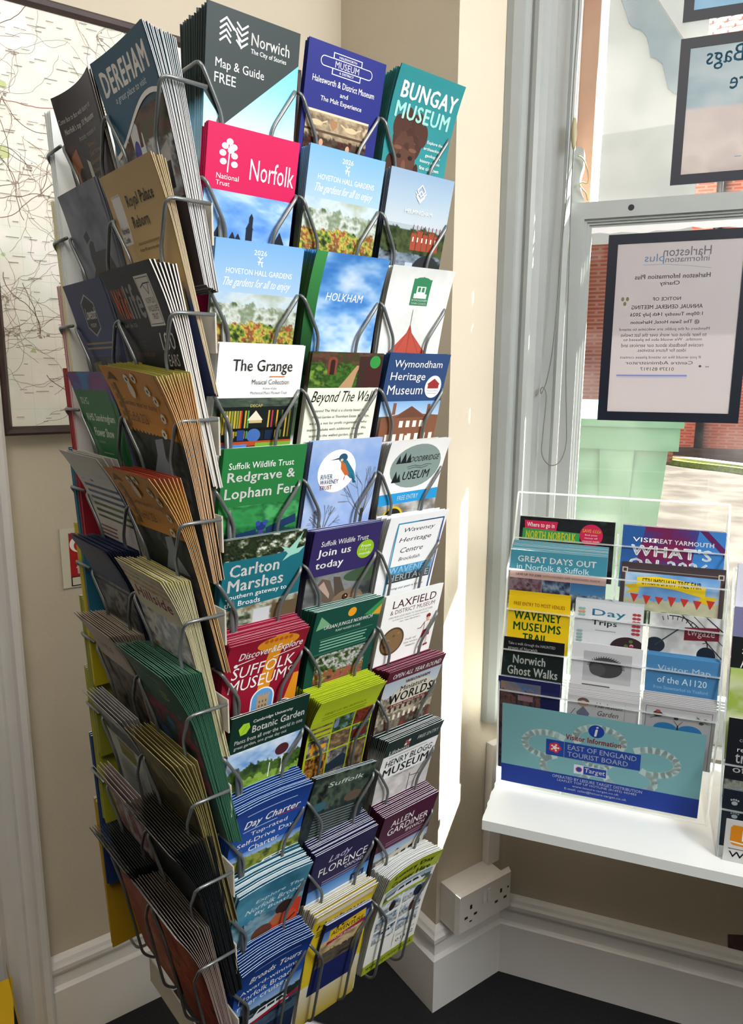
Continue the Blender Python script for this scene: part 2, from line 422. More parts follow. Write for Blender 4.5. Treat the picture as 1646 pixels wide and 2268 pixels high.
def stack(name, cat, fr, desc, label, bands, ops, n=4, pt=.0018, pb=.001, top=.047, tilt=14, bend=.0, bow=.0, roll=0.0, x0=.0045, W_=97, H_=205, d0=.004,
          side=None, topc='#dcdcda', dtop=.0004, jit=1.0, backs=None, th=.0009, m='print', nx=3, back='#c8c8c6'):
    """a pile in one pocket: the front copy carries the artwork, each copy behind it is a thing of its own"""
    t = math.radians(tilt); out = []
    for k in range(n):
        tp = top - dtop*k + (RNG.uniform(-1, 1)*.0012*jit if k else 0)
        rl = math.radians(roll) + (RNG.uniform(-1, 1)*math.radians(.5)*jit if k else 0)
        xx = x0 + (RNG.uniform(-1, 1)*.0006*jit if k else 0)
        f = surf(fr, xx, W_/1000, tp, d0+pb*k, t, bend*(1-k/max(n, 1))**1.3, bow*(1-.5*k/max(n, 1)), rl, gain=(pt-pb)*k/.205)
        bb = bands if (k == 0 or not backs) else backs[k % len(backs)] if isinstance(backs[0], list) else backs
        o = sheet(name, f, W_, H_, bb, ops if k == 0 else None, th=th, side=side, topc=topc, back=back, m=m, nx=8 if (bow and k == 0) else nx, nh=22 if k == 0 else 12)
        if k == 0: tag(o, label, cat)
        else: tag(o, desc+' tucked behind the front copy', cat, desc+' pile')
        out.append(o)
    return out

# ------------------------------------------------------------------ the room
def slab(name, O, X, Yv, Zv, m):
    mb = MB(); mb.box(O, X, Yv, Zv); return tag(mb.build(name, m), kind='structure')
def isect(P, d, Q, e):
    a = np.array([[d[0], -e[0]], [d[1], -e[1]]]); t = np.linalg.solve(a, (Q-P)[:2]); return P+d*t[0]
CEIL = 2.62
Ccor = isect(M, e1, A, e2)                         # corner behind the rack, at skirting faces
WO = .02                                           # wall face behind the skirting face
Cw = isect(M+e2*WO, e1, A+e1*WO, e2); Aw = A+e1*WO+e2*WO; Bw = isect(A+e2*WO, e1, B+n*WO, w)
slab('floor', (-2.6, -2.6, -.05), (5.6, 0, 0), (0, 5.0, 0), (0, 0, .05), MAT['carpet'])
DOOR_S = -.21                                      # right jamb of the doorway along the map wall
slab('wall_left', M+e1*DOOR_S+e2*WO, e1*(np.dot(Cw-M, e1)-DOOR_S+.0), e2*.12, Z*CEIL, MAT['wall'])
slab('wall_left_beyond', M+e1*(DOOR_S-2.2)+e2*WO, e1*(2.2-.9), e2*.12, Z*CEIL, MAT['wall'])
slab('wall_left_over_door', M+e1*(DOOR_S-.9)+e2*WO+Z*2.05, e1*.9, e2*.12, Z*(CEIL-2.05), MAT['wall'])
mb = MB(); mb.prism([Cw, Aw, Bw, Bw+e1*.02+e2*.3, Cw+e2*.3], Z*CEIL); tag(mb.build('wall_back', MAT['wall']), kind='structure')
# window wall with its opening
WS0, WS1, WZ0, WZ1 = .056, .92, .585, 2.27
s0 = float(np.dot(Bw-B, w))
slab('wall_window_below', WW(s0, WO, 0), w*(1.35-s0), n*.24, Z*WZ0, MAT['wall'])
slab('wall_window_above', WW(s0, WO, WZ1), w*(1.35-s0), n*.24, Z*(CEIL-WZ1), MAT['wall'])
slab('wall_window_side', WW(s0, WO, WZ0), w*(WS0-.004-s0), n*.24, Z*(WZ1-WZ0), MAT['wall'])
slab('wall_window_far_side', WW(WS1, WO, WZ0), w*(1.35-WS1), n*.24, Z*(WZ1-WZ0), MAT['wall'])
slab('wall_right', WW(1.35, .26, 0), w*.1, -n*4.2, Z*CEIL, MAT['wall'])
slab('wall_rear', (-2.6, -2.6, 0), (5.0, 0, 0), (0, .1, 0), (0, 0, CEIL), MAT['rear'])
slab('wall_far_left', (-2.6, -2.6, 0), (.1, 0, 0), (0, 3.2, 0), (0, 0, CEIL), MAT['rear'])
mb = MB(); mb.prism([p*np.array([1, 1, 0])+Z*CEIL for p in (np.array([-2.6, -2.6, 0]), np.array([2.3, -2.6, 0]), WW(1.4, .1, 0), Bw+n*.1, Cw+e2*.08, MM(-2.7, .1, 0))], Z*.08)
tag(mb.build('ceiling', MAT['ceil']), kind='structure')
# skirting boards, mitred at the corners: (distance towards the wall, height)
SK = [(0, 0), (0, .119), (.003, .1215), (.009, .1235), (.0105, .147), (.005, .151), (.002, .158), (.002, .166), (.006, .171), (.009, .177), (.014, .181), (.0195, .1835), (.0195, 0)]
def skirting(name, P0, d0, in0, P1, d1, in1, d, inn):
    """board whose face runs from P0 to P1 along d; neighbours run along d0/d1 and lie towards in0/in1"""
    V = []
    for (q, z) in SK:
        a = isect(P0+inn*q, d, P0+in0*q, d0) if d0 is not None else P0+inn*q
        b = isect(P1+inn*q, d, P1+in1*q, d1) if d1 is not None else P1+inn*q
        V += [a+Z*z, b+Z*z]
    k = len(SK); F = [(2*i, 2*((i+1) % k), 2*((i+1) % k)+1, 2*i+1) for i in range(k)]
    T_ = [tuple(t) for t in tessellate_polygon([[Vector((p[0], p[1], 0)) for p in SK]])]
    F += [tuple(2*i for i in t) for t in T_] + [tuple(2*i+1 for i in t[::-1]) for t in T_]
    mb = MB(); mb.add(V, F); return tag(mb.build(name, MAT['white']), kind='structure')
skirting('baseboard_left', M-e1*.088, None, None, Ccor, e2, e1, e1, e2)
skirting('baseboard_back', Ccor, e1, e2, A, e1, e2, -e2, e1)
Bs = isect(A, e1, B, w)
skirting('baseboard_return', A, e2, e1, Bs, w, n, e1, e2)
skirting('baseboard_window', Bs, e1, e2, B+w*1.33, None, None, w, n)
# door casing and door at the far left
def sweep_v(name, prof, z0, z1, m, kind='structure'):
    mb = MB(); mb.prism([p+Z*z0 for p in prof], Z*(z1-z0)); return tag(mb.build(name, m), kind=kind)
cs = [(-.088, .02), (-.088, -.006), (-.093, -.012), (-.103, -.014), (-.108, -.006), (-.122, -.004), (-.128, -.012), (-.142, -.016), (-.158, -.014), (-.166, -.004), (-.186, -.002), (-.192, -.008), (-.212, -.008), (-.212, .02)]
sweep_v('trim_1', [MM(s, o, 0) for s, o in cs], 0, 2.14, MAT['white'])
slab('trim_2', MM(-.236, .02, 0), e1*.026, e2*.12, Z*2.05, MAT['white'])
d = tag(MB().__class__() and empty('door_1', MM(-.66, .10, 0)), kind='structure')
mb = MB(); mb.box(MM(-1.11, .10, .008), e1*.873, e2*.04, Z*2.03); mb.build('door_leaf', MAT['white'], d)
for z in (.18, 1.02):
    mb = MB(); mb.box(MM(-1.0, .092, z), e1*.27, e2*.008, Z*.7); mb.box(MM(-.62, .092, z), e1*.27, e2*.008, Z*.7); mb.build('door_panel', MAT['white'], d)
# window casing (moulded architrave) and box frame
prof = [(-.046, -.041), (-.034, -.046), (-.018, -.046), (-.016, -.036), (-.011, -.030), (-.006, -.029), (-.001, -.034), (.006, -.036), (.013, -.033), (.017, -.026), (.022, -.020), (.024, -.018), (.034, -.016), (.036, -.007), (.056, -.006), (.056, .05), (s0+.0, .05), (s0, .019)]
wn = tag(empty('window_1', WW(.48, .0, .6)), kind='structure')
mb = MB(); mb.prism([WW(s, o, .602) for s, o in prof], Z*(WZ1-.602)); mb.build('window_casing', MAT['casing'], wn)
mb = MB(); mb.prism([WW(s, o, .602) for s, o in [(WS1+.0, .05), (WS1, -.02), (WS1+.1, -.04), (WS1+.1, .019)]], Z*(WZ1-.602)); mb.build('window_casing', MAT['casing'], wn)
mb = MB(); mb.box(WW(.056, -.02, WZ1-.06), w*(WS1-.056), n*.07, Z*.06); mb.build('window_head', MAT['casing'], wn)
# staff bead, then the parting strip and the outer lining
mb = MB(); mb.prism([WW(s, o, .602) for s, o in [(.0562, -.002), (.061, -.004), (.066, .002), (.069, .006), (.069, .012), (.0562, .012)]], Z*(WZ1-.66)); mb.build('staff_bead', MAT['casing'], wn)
mb = MB(); mb.box(WW(.0562, .058, .602), w*.011, n*.012, Z*(WZ1-.66)); mb.build('parting_bead', MAT['white'], wn)
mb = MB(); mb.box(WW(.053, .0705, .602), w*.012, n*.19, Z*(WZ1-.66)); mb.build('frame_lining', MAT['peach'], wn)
mb = MB(); mb.box(WW(WS1-.0, .0505, .602), w*.012, n*.21, Z*(WZ1-.66)); mb.build('frame_lining', MAT['white'], wn)
# inner (lower) sash
GL, GR = .106, .86
def mould(s_a, s_b, z_a, z_b, off, dirv):
    """stepped glazing moulding inside a rectangle, towards the glass"""
    mb = MB()
    for k, (q, h) in enumerate([(0, .010), (.004, .006), (.008, .002)]):
        a, b, c_, d_ = s_a+q, s_b-q, z_a+q, z_b-q
        for (x0, x1, y0, y1) in [(a, a+.0045, c_, d_), (b-.0045, b, c_, d_), (a+.0045, b-.0045, c_, c_+.0045), (a+.0045, b-.0045, d_-.0045, d_)]:
            mb.box(WW(x0, off+.012-h, y0), w*(x1-x0), n*(.010+h), Z*(y1-y0))
    return mb
ls = empty('lower_sash', WW(.48, .03, .604)); ls.parent = wn; ls.location = tuple(np.array(ls.location)-np.array(wn.location))
def part_of(mb, name, m, par, wl):
    """a sub-part: parent location is relative, so pass its world origin"""
    o = mb.build(name, m, None, origin=wl); o.parent = par; o.location = (0, 0, 0); return o
LS0 = WW(.48, .03, .604)
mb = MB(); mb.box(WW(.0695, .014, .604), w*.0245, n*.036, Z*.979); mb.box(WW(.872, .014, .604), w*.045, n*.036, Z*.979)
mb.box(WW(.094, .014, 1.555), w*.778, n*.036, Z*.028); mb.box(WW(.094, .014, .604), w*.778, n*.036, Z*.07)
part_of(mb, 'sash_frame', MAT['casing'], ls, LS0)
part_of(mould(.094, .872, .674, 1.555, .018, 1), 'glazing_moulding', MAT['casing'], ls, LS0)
mb = MB(); mb.box(WW(.100, .030, .68), w*.766, n*.003, Z*.868); part_of(mb, 'pane', MAT['glass'], ls, LS0)
mb = MB(); mb.prism([WW(.100, .0288, 1.548)]+[WW(.100+.766*k/40, .0288, 1.531+.002*math.sin(k*2.3)+.0015*math.sin(k*.9)) for k in range(41)]+[WW(.866, .0288, 1.548)], n*.0009); part_of(mb, 'putty_line', MAT['white'], ls, LS0)
mb = MB(); mb.tube([WW(.171, .0138, 1.569), WW(.171, .020, 1.569)], .0052, 14); part_of(mb, 'bolt_hole', MAT['black'], ls, LS0)
# sash horn: the curved ear standing on the end of the meeting rail
hp = [(.0695, 1.583), (.0695, 1.668)]+[(.078+.0085*math.sin(t), 1.668+.009*math.cos(t)) for t in np.linspace(-1.2, 1.57, 6)]+[(.0865, 1.645), (.083, 1.632), (.0815, 1.622), (.0835, 1.608), (.0885, 1.594), (.0935, 1.583)]
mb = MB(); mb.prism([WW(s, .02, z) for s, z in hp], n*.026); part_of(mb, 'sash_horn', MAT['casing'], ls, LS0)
# outer (upper) sash
us = empty('upper_sash', WW(.48, .09, 1.53)); us.parent = wn; us.location = tuple(np.array(us.location)-np.array(wn.location))
US0 = WW(.48, .09, 1.53)
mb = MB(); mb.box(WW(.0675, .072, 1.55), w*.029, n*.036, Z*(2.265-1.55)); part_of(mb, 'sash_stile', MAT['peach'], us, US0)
mb = MB(); mb.box(WW(.872, .072, 1.55), w*.045, n*.036, Z*(2.265-1.55)); mb.box(WW(.0965, .072, 1.55), w*.7755, n*.036, Z*.035); mb.box(WW(.0965, .072, 2.215), w*.7755, n*.036, Z*.05)
part_of(mb, 'sash_frame', MAT['white'], us, US0)
part_of(mould(.0965, .872, 1.585, 2.215, .078, 1), 'glazing_moulding', MAT['white'], us, US0)
mb = MB(); mb.box(WW(.104, .092, 1.59), w*.764, n*.003, Z*.622); part_of(mb, 'pane', MAT['glass'], us, US0)
# sill
mb = MB(); mb.box(WW(.056, -.005, .585), w*(WS1-.056), n*.26, Z*.017); tag(mb.build('window_sill', MAT['white'], wn))

# ------------------------------------------------------------------ framed road map on the wall behind the rack
fm = tag(empty('framed_map', MM(.19, .0, 1.18)), 'large road map in a dark wooden frame on the cream wall', 'map')
fs0, fs1, fz0, fz1, fw_ = -.089, .473, 1.180, 1.848, .0145
mb = MB(); prof = [(0, .019), (0, -.004), (.004, -.008), (.010, -.006), (.0145, .002), (.0145, .019)]
def frame_ring(mb, s0_, s1_, z0_, z1_, prof, mk):
    V = []; k = len(prof)
    for (q, o) in prof: V += [mk(s0_+q, o, z0_+q), mk(s1_-q, o, z0_+q), mk(s1_-q, o, z1_-q), mk(s0_+q, o, z1_-q)]
    F = []
    for i in range(k):
        for j in range(4):
            a = i*4+j; b = i*4+(j+1) % 4; c_ = ((i+1) % k)*4
            F.append((a, b, c_+(j+1) % 4, c_+j))
    mb.add(V, F)
frame_ring(mb, fs0, fs1, fz0, fz1, prof, MM); mb.build('frame', MAT['brown'], fm)
rs = np.random.RandomState(5); ops = [P(0, 0, 540, 645, [(0, ['#f3efe6', '#eee8dc', '#e9ecdf', '#f4f0ea'], 9, 11)], 4, cell=9)]
GRID = '#d9d4cc'
for i in range(1, 14): ops.append(R(i*40, 0, i*40+.35, 645, GRID))
for i in range(1, 16): ops.append(R(0, i*41, 540, i*41+.35, GRID))
for k in range(26):
    cx, cy, r_ = rs.uniform(0, 540), rs.uniform(0, 645), rs.uniform(4, 13)
    ops.append(Y([(cx+r_*math.cos(a)*rs.uniform(.5, 1.2), cy+r_*math.sin(a)*rs.uniform(.4, .9)) for a in np.linspace(0, 6.28, 8)[:-1]], ['#c8cf9a', '#d4d8b0', '#c3d0a2'][k % 3]))
def road(x, y, a, ln, c, wd, bend=.5, st=7):
    pts = [(x, y)]
    for i in range(ln):
        a += rs.uniform(-bend, bend); x += st*math.cos(a); y += st*math.sin(a)
        if not (1 < x < 537 and 1 < y < 642): break
        pts.append((x, y))
    return L(pts, wd, c) if len(pts) > 1 else None
nodes = [(rs.uniform(10, 530), rs.uniform(10, 635)) for _ in range(80)]
for (x, y) in nodes:
    for j in range(4):
        q = road(x, y, rs.uniform(0, 6.28), rs.randint(8, 26), '#9d8676', .55)
        if q: ops.append(q)
for (x, y) in nodes[:34]:
    for j in range(2):
        q = road(x, y, rs.uniform(0, 6.28), rs.randint(12, 40), '#7a6450', 1.0, .3)
        if q: ops.append(q)
for (x, y) in nodes[26:34]:
    q = road(x, y, rs.uniform(0, 6.28), 45, '#b5766a', 1.3, .25)
    if q: ops.append(q)
for (x, y) in nodes[:40]:
    for j in range(7): cx, cy = x+rs.normal(0, 5), y+rs.normal(0, 4); ops.append(R(cx, cy, cx+rs.uniform(1.5, 5), cy+rs.uniform(1.5, 4), '#a89a8e'))
for k in range(620):
    x, y, l_ = rs.uniform(4, 515), rs.uniform(4, 640), rs.uniform(6, 20)
    ops.append(R(x, y, x+l_, y+.9, '#8a8078'))
mb = MB(); mo = MM(fs0+.0105, .004, fz1-.0105)
mb.box(mo+Z*(-.645)+e2*.0012, e1*.54, e2*.006, Z*.645, C=lin('#eee8dc'))
for V2, F2, c2, li in art_pieces(ops):
    V2 = np.array(V2); mb.add(mo + np.multiply.outer(V2[:, 0]/1000, e1) - np.multiply.outer(V2[:, 1]/1000, Z) - e2*(.00002+.0000045*li), F2, c2)
mb.build('map_sheet', MAT['matt'], fm, col=True)
# fire notice lower on the same wall
def flat_print(name, O, U, D, N, W_, H_, th, bg, ops, m='matt', parent=None, lift=.0003, back=None):
    """flat sheet: O top-left corner on the face, U across, D down, N towards the viewer"""
    mb = MB(); b = lin(bg)
    mb.box(O-N*th+D*H_, U*W_, -D*H_, N*th, C=b)
    for V2, F2, c2, li in art_pieces(ops):
        V2 = np.clip(np.array(V2), [0, 0], [W_*1000, H_*1000])
        mb.add(O + np.multiply.outer(V2[:, 0]/1000, U) + np.multiply.outer(V2[:, 1]/1000, D) + N*(lift+lift*.12*li), F2, c2)
    return mb.build(name, MAT[m], parent, col=True)
fl = [C(32, 30, 17, 15, '#f2efe8'), C(34, 33, 12, 11, '#b3262b'), Y([(18, 24), (34, 12), (46, 26), (40, 20)], '#f2efe8')]
o = flat_print('fire_notice', MM(-.012, .0165, 1.012), e1, -Z, -e2, .115, .108, .003, '#d8d4c2',
    [R(14, 9, 100, 88, '#b3262b'), fl, T(24, 64, 62, 84, 'fire', '#f2efe8', 1), R(14, 88, 100, 106, '#2a2523'), R(16, 90, 98, 104, '#d8d4c2'), T(34, 92, 78, 102, 'Alarm', '#2a2523', 1)])
tag(o, 'red and white fire notice half hidden on the cream wall', 'sign')
# striped hazard edge by the door at the bottom corner
hz = MB(); hz.box(MM(-.33, -.20, .0), e1*.165, e2*.16, Z*.225, C=lin('#17181a'))
for k in range(5):
    a = MM(-.33, -.2006, .02+.045*k); hz.add([a, a+e1*.165+Z*.02, a+e1*.165+Z*.042, a+Z*.022], [(0, 1, 2, 3)], lin('#d9b526'))
    a = MM(-.1644, -.2, .04+.045*k); hz.add([a, a+e2*.16+Z*.02, a+e2*.16+Z*.042, a+Z*.022], [(0, 1, 2, 3)], lin('#d9b526'))
for k in range(4):
    a = MM(-.325+.042*k, -.2, .2256); hz.add([a, a+e1*.022, a+e1*.042+e2*.16, a+e1*.02+e2*.16], [(0, 1, 2, 3)], lin('#d9b526'))
o = hz.build('hazard_striped_box', MAT['matt'], col=True)
tag(o, 'black box with yellow hazard stripes on the floor beside the door casing', 'box')

# ------------------------------------------------------------------ double socket and trunking by the pillar corner
sk = tag(empty('double_socket', A+e1*.105+e2*.0+Z*.184), 'white surface-mounted double power socket above the pillar skirting', 'socket')
SZ0, SZ1, SA0, SA1, SF = .190, .277, .030, .177, -.036
mb = MB(); mb.prism([A+e1*SA0+e2*.0195+Z*SZ0, A+e1*SA0+e2*(SF+.011)+Z*SZ0, A+e1*SA0+e2*(SF+.011)+Z*SZ1, A+e1*SA0+e2*.0195+Z*SZ1], e1*(SA1-SA0-.022)); mb.build('back_box', MAT['plastic'], sk)
mb = MB(); pr = [(SA0-.001, SZ0-.001), (SA1, SZ0-.001), (SA1, SZ1+.001), (SA0-.001, SZ1+.001)]
V = [A+e1*a+Z*z+e2*(SF+.0105) for a, z in pr]+[A+e1*(a+(.004 if i in (0, 3) else -.004))+Z*(z+(.004 if i < 2 else -.004))+e2*SF for i, (a, z) in enumerate(pr)]
mb.add(V, [(0, 3, 2, 1), (4, 5, 6, 7), (0, 1, 5, 4), (1, 2, 6, 5), (2, 3, 7, 6), (3, 0, 4, 7)]); mb.build('face_plate', MAT['plastic'], sk)
for k, a in enumerate((.063, .146)):
    mb = MB(); f_ = lambda da, dz, sa, sz: mb.box(A+e1*(a+da-sa/2)+Z*(.222+dz-sz/2)+e2*(SF-.0004), e1*sa, e2*.001, Z*sz)
    f_(0, .020, .0055, .009); f_(-.0125, .0, .008, .0048); f_(.0125, .0, .008, .0048); f_(.0, -.012, .006, .003) if k == 0 else f_(.020, .02, .004, .004)
    mb.build('pin_holes', MAT['black'], sk)
for a in (.098, .110):
    mb = MB(); mb.prism([A+e1*(a-.0042)+Z*.236+e2*(SF), A+e1*(a-.0042)+Z*.236+e2*(SF-.004), A+e1*(a-.0042)+Z*.262+e2*(SF-.0015), A+e1*(a-.0042)+Z*.262+e2*SF], e1*.0084); mb.build('rocker_switch', MAT['white'], sk)
mb = MB(); mb.box(A+e1*.143+e2*(.0)+Z*.2785, e1*.030, e2*.0190, Z*.27)
tag(mb.build('cable_trunking', MAT['plastic']), 'white square cable trunking rising from the socket to the shelf', 'trunking')

# bare brown patch where the paint has come away above the skirting
mb = MB(); q0 = [(1613, 2070), (1650, 2072), (1664, 2118), (1640, 2116), (1613, 2108)]
P_ = [on_plane(x, y, B+n*(WO-.0012), n) for x, y in q0]; mb.prism(P_, n*.001); tag(mb.build('wall_patch', mat('bare_plaster', '#5d4a44', .9, base2='#4a3a36', vscale=30)), kind='structure')

# ------------------------------------------------------------------ revolving wire rack
TH = 0.7055
u = np.array([math.cos(TH), math.sin(TH), 0]); v = np.array([-math.sin(TH), math.cos(TH), 0])
P0 = np.array([-.15249, .68396, 0]); ZT = 1.54832; PITCHZ = .094189; CW = .106
LX, LY, WL, DZL = -.0426, -.0175, .1261, -.0266
def fr_r(j, i): return Frame(P0 + u*CW*i + Z*(ZT-PITCHZ*j), u, v)                     # sunlit face
def fr_l(j, i): return Frame(P0 + u*LX + v*(LY+WL*(2-i)) + Z*(ZT+DZL-PITCHZ*j), -v, u)    # shaded face, i = 0 far, 1 near
def fr_b(j, i): return Frame(P0 + u*(-.044+CW*(i+1)) + v*.288 + Z*(ZT+DZL-PITCHZ*j), -u, -v)   # face towards the wall
rk0 = P0 + u*.135 + v*.155
rack = tag(empty('display_carousel', rk0), 'tall grey wire carousel of leaflet pockets standing in the corner', 'rack')
def pocket_wire(fr, wd, depth, tilt, ins, drop, last=False):
    tt = math.tan(math.radians(tilt)); g = .0022
    def p(x, h, d): return fr.O + fr.U*x + fr.V*(d - h*tt) + Z*h
    lh = -.156
    left = [p(g, .0, depth), p(g, 0, 0), p(ins, -drop, -.001), p(ins, lh+.008, -.001), p(ins+.002, lh-.006, .012), p(ins+.002, lh, depth-.016)]
    right = [p(wd-ins-.002, lh, depth-.016), p(wd-ins-.002, lh-.006, .012), p(wd-ins, lh+.008, -.001), p(wd-ins, -drop, -.001), p(wd-g, 0, 0), p(wd-g, 0, depth)]
    mb = MB(); mb.tube(smooth_path(left+right, .009, 4), .00185, 7); mb.build('wire_pocket', MAT['wire'], rack, smooth=True)
for j in range(11):
    for i in range(3): pocket_wire(fr_r(j, i), CW, .052, 13, .027, .039)
for j in range(10):
    for i in range(2): pocket_wire(fr_l(j, i), WL, .042, 10, .030, .040)
    pocket_wire(fr_b(j, 0), CW, .05, 10, .027, .039)
# upright rails the pockets are welded to, back panels, pole and foot
zt, zb = ZT+.01, ZT-10*PITCHZ-.165
def rail(p, z0_, z1_, r=.0028):
    mb = MB(); mb.tube([p+Z*z0_, p+Z*z1_], r, 8); mb.build('upright_rail', MAT['wire'], rack, smooth=True)
for i in range(4): rail(P0+u*(CW*i+(.004 if i == 0 else 0))+v*.086, zb, zt)
for i in (0, 1, 2): rail(P0+u*.0235+v*(LY+.03+WL*i*.9), zb+.09, zt)
for i in (0, 1): rail(P0+u*(.02+CW*i)+v*.235, zb+.09, zt)
mb = MB(); mb.tube([rk0+Z*.02, rk0+Z*(zt+.02)], .016, 20); mb.build('pole', MAT['dark'], rack, smooth=True)
mb = MB(); mb.tube([rk0+Z*.0, rk0+Z*.012, rk0+Z*.03, rk0+Z*.06], [.19, .185, .05, .02], 40); mb.build('foot', MAT['dark'], rack, smooth=False)
for k in range(11):                                            # cream backing strips behind the shaded face
    z = ZT+DZL-PITCHZ*k-.128
    mb = MB(); mb.box(P0+u*.0018+v*(LY+.006)+Z*z, u*.0016, v*.246, Z*.036); mb.build('backing_strip', MAT['panel'], rack)
for (z0_, hgt) in ((zb+.02, .004), (ZT-.02, .004), (ZT-.5, .004)):
    mb = MB()
    for q in (u*.11, -u*.10, v*.08, -v*.062): mb.tube([rk0+Z*z0_, rk0+q+Z*z0_], .003, 6)
    mb.build('spoke', MAT['wire'], rack)

# ------------------------------------------------------------------ leaflets on the sunlit face: column, row
SKY = ['#5f97d6', '#9cc4ec', '#e8f1fa']; CLOUD = ['#6fa8e0', '#bcd8f2', '#f4f8fc']
GARD = ['#26331a', '#55702c', '#8fa04a', '#c9bd5a', '#a8643c', '#8a4440', '#6f7f3a', '#b3b06a']
GRASS = ['#5d7d2c', '#86a33e', '#a9bf55']; TREES = ['#16240f', '#2c431c', '#4f6a2e', '#22331a']; WATER = ['#39506a', '#6f8aa2', '#a9bccb']
DARKP = ['#0e100d', '#23281d', '#3b3f30', '#171a16', '#58584a']
def leaf(i, j, desc, label, bands, ops, **k): return stack('leaflet', 'leaflet', fr_r(j, i), desc, label, bands, ops, **k)
WH = '#f4f4f2'
def tower(x, y0, y1, w_, c, cap=1):
    o = [R(x-w_/2, y0, x+w_/2, y1, c)]
    if cap: o.append(Y([(x-w_*.6, y0), (x, y0-w_*1.1), (x+w_*.6, y0)], c))
    return o
# ---- left-hand column
zig = []
for k in range(4):
    y0 = 8+k*4.6; zig.append(L([(13.5, y0+5), (19.5, y0), (24 if k else 27, y0+(4.5 if k else 7.5))], 1.5, WH))
    zig.append(L([(30+(0 if k else 0), y0+1), (35, y0+5.5), (41, y0+1)], 1.5, WH))
zig.append(L([(19.5, 8), (30, 17), (35, 28)], 1.4, WH))
leaf(0, 0, 'dark slate and sky blue city map leaflet', 'dark slate leaflet with white zigzag emblem and sky blue corner, top of the rack',
     [(0, '#34403f'), (.34, '#34403f'), (.36, '#7cc4e4'), (.6, '#cfe6ee'), (.66, '#4a2e24'), (.8, '#3e2b28'), (.81, '#6f9fc0'), (.9, '#8ab0c8'), (.91, '#e0a49a'), (1, '#e0a49a')],
     [P(0, 0, 97, 120, [(0, ['#4db5e2', '#8fd0ee', '#d5ecf4'], 0, .9)], 3), Y([(0, 0), (97, 0), (97, 27), (21, 92), (0, 70)], '#34403f'), zig,
      T(45, 13, 86, 23, 'Norwich', WH, .6), T(45, 25.5, 83, 30.5, 'The City of Stories', WH), T(10, 40.5, 60, 50, 'Map & Guide', '#efe2e0'), T(9.5, 52, 31, 60, 'FREE', WH)],
     n=12, pt=.0046, pb=.0018, top=.048, tilt=9, dtop=.0002, x0=.0085, H_=208)
oak = [L([(22, 38), (23, 16)], 1.2, WH)]+[C(x, y, 3.4, 2.6, WH) for x, y in ((18, 17), (27, 17), (22.5, 13), (16, 23), (28, 24), (17, 30), (28.5, 31), (24, 20))]
leaf(0, 1, 'magenta topped castle leaflet', 'magenta leaflet with white oak sprig over a blue sky photo, second row',
     [(0, '#cf2160'), (.27, '#cf2160'), (.275, '#5f93d4'), (.45, '#2a3550'), (.6, '#3a2a22'), (.72, '#b0225a'), (1, '#a01a4c')],
     [P(0, 54, 97, 118, [(0, ['#5d92d8', '#86b2e4', '#c6ddf2'], 3, 5)], 5), R(0, 0, 97, 54, '#cf2160'), oak, T(11, 40, 34, 44.5, 'National', WH), T(11, 46, 25, 50, 'Trust', WH), T(45, 23, 94, 41, 'Norfolk', WH),
      [tower(x, y, 118, w_, '#232c3c') for x, y, w_ in ((50, 84, 7), (51, 74, 4), (16, 95, 9), (32, 97, 8), (38, 100, 10), (84, 96, 12), (66, 98, 4), (72, 104, 9))], R(0, 106, 97, 118, '#1d2635')],
     n=6, pt=.002, top=.046, tilt=13)
def hoveton():
    return [P(0, 46, 97, 122, [(0, ['#a9c4dc', '#c9d6da', '#aeb8a8'], 3, 3), (.16, ['#b3bdb0', '#7f8d70', '#d3dad4', '#5f6f48'], 7, 6), (.38, GARD, 13, 12), (.62, ['#55641f', '#a3a03c', '#cbc25a', '#4b5a1e', '#7d4236', '#8f9a44'], 15, 13)], 7, .1, 1.2),
            G(0, 0, 97, 47, '#7fb0dc', '#a9c6e0'), T(41, 7, 55, 11.5, '2026', WH), L([(47, 20), (48.5, 15), (46, 13)], 1, WH), L([(48.5, 15), (51, 13)], .9, WH), L([(46, 17.5), (51.5, 17.5)], 1.1, WH), L([(50, 18), (51, 21.5)], 1, WH),
            T(13, 25, 86, 30, 'HOVETON HALL GARDENS', WH), T(11, 33.5, 86, 43.5, 'The gardens for all to enjoy', WH, 0, .35), [C(58, 98, 3.2, 3.4, '#b06a3c'), R(55, 100, 61, 114, '#a8643e'), R(62, 103, 66, 114, '#8d4f40'), C(80, 100, 2.6, 3, '#3c2a22'), R(77.5, 102, 83, 114, '#b34a3c')]]
HB = [(0, '#7fb0dc'), (.22, '#a9c6e0'), (.3, '#8a9478'), (.45, '#8c8a34'), (.6, '#3a2f22'), (1, '#2f3350')]
leaf(0, 2, 'pale blue garden leaflet with autumn borders', 'pale blue garden leaflet with white script in the third row, nearest the camera', HB, hoveton(), n=3, pt=.002, top=.044, tilt=14, x0=.008)
org = [R(4, 62, 93, 104, '#1c2420')]+[R(x, 66, x+2.2, 96-abs(i-4)*2, '#c6a943' if i % 2 else '#8f9a3f') for i, x in enumerate(range(8, 30, 3))]+[R(x, 66, x+1.8, 95, c) for x, c in ((30, '#c8452f'), (35, '#c9a83f'), (38, '#5fa356'), (62, '#c9b03f'), (66, '#b53c55'), (72, '#d3a940'), (78, '#5e7f4a'), (83, '#c9a83f'), (87, '#7d7a34'))]
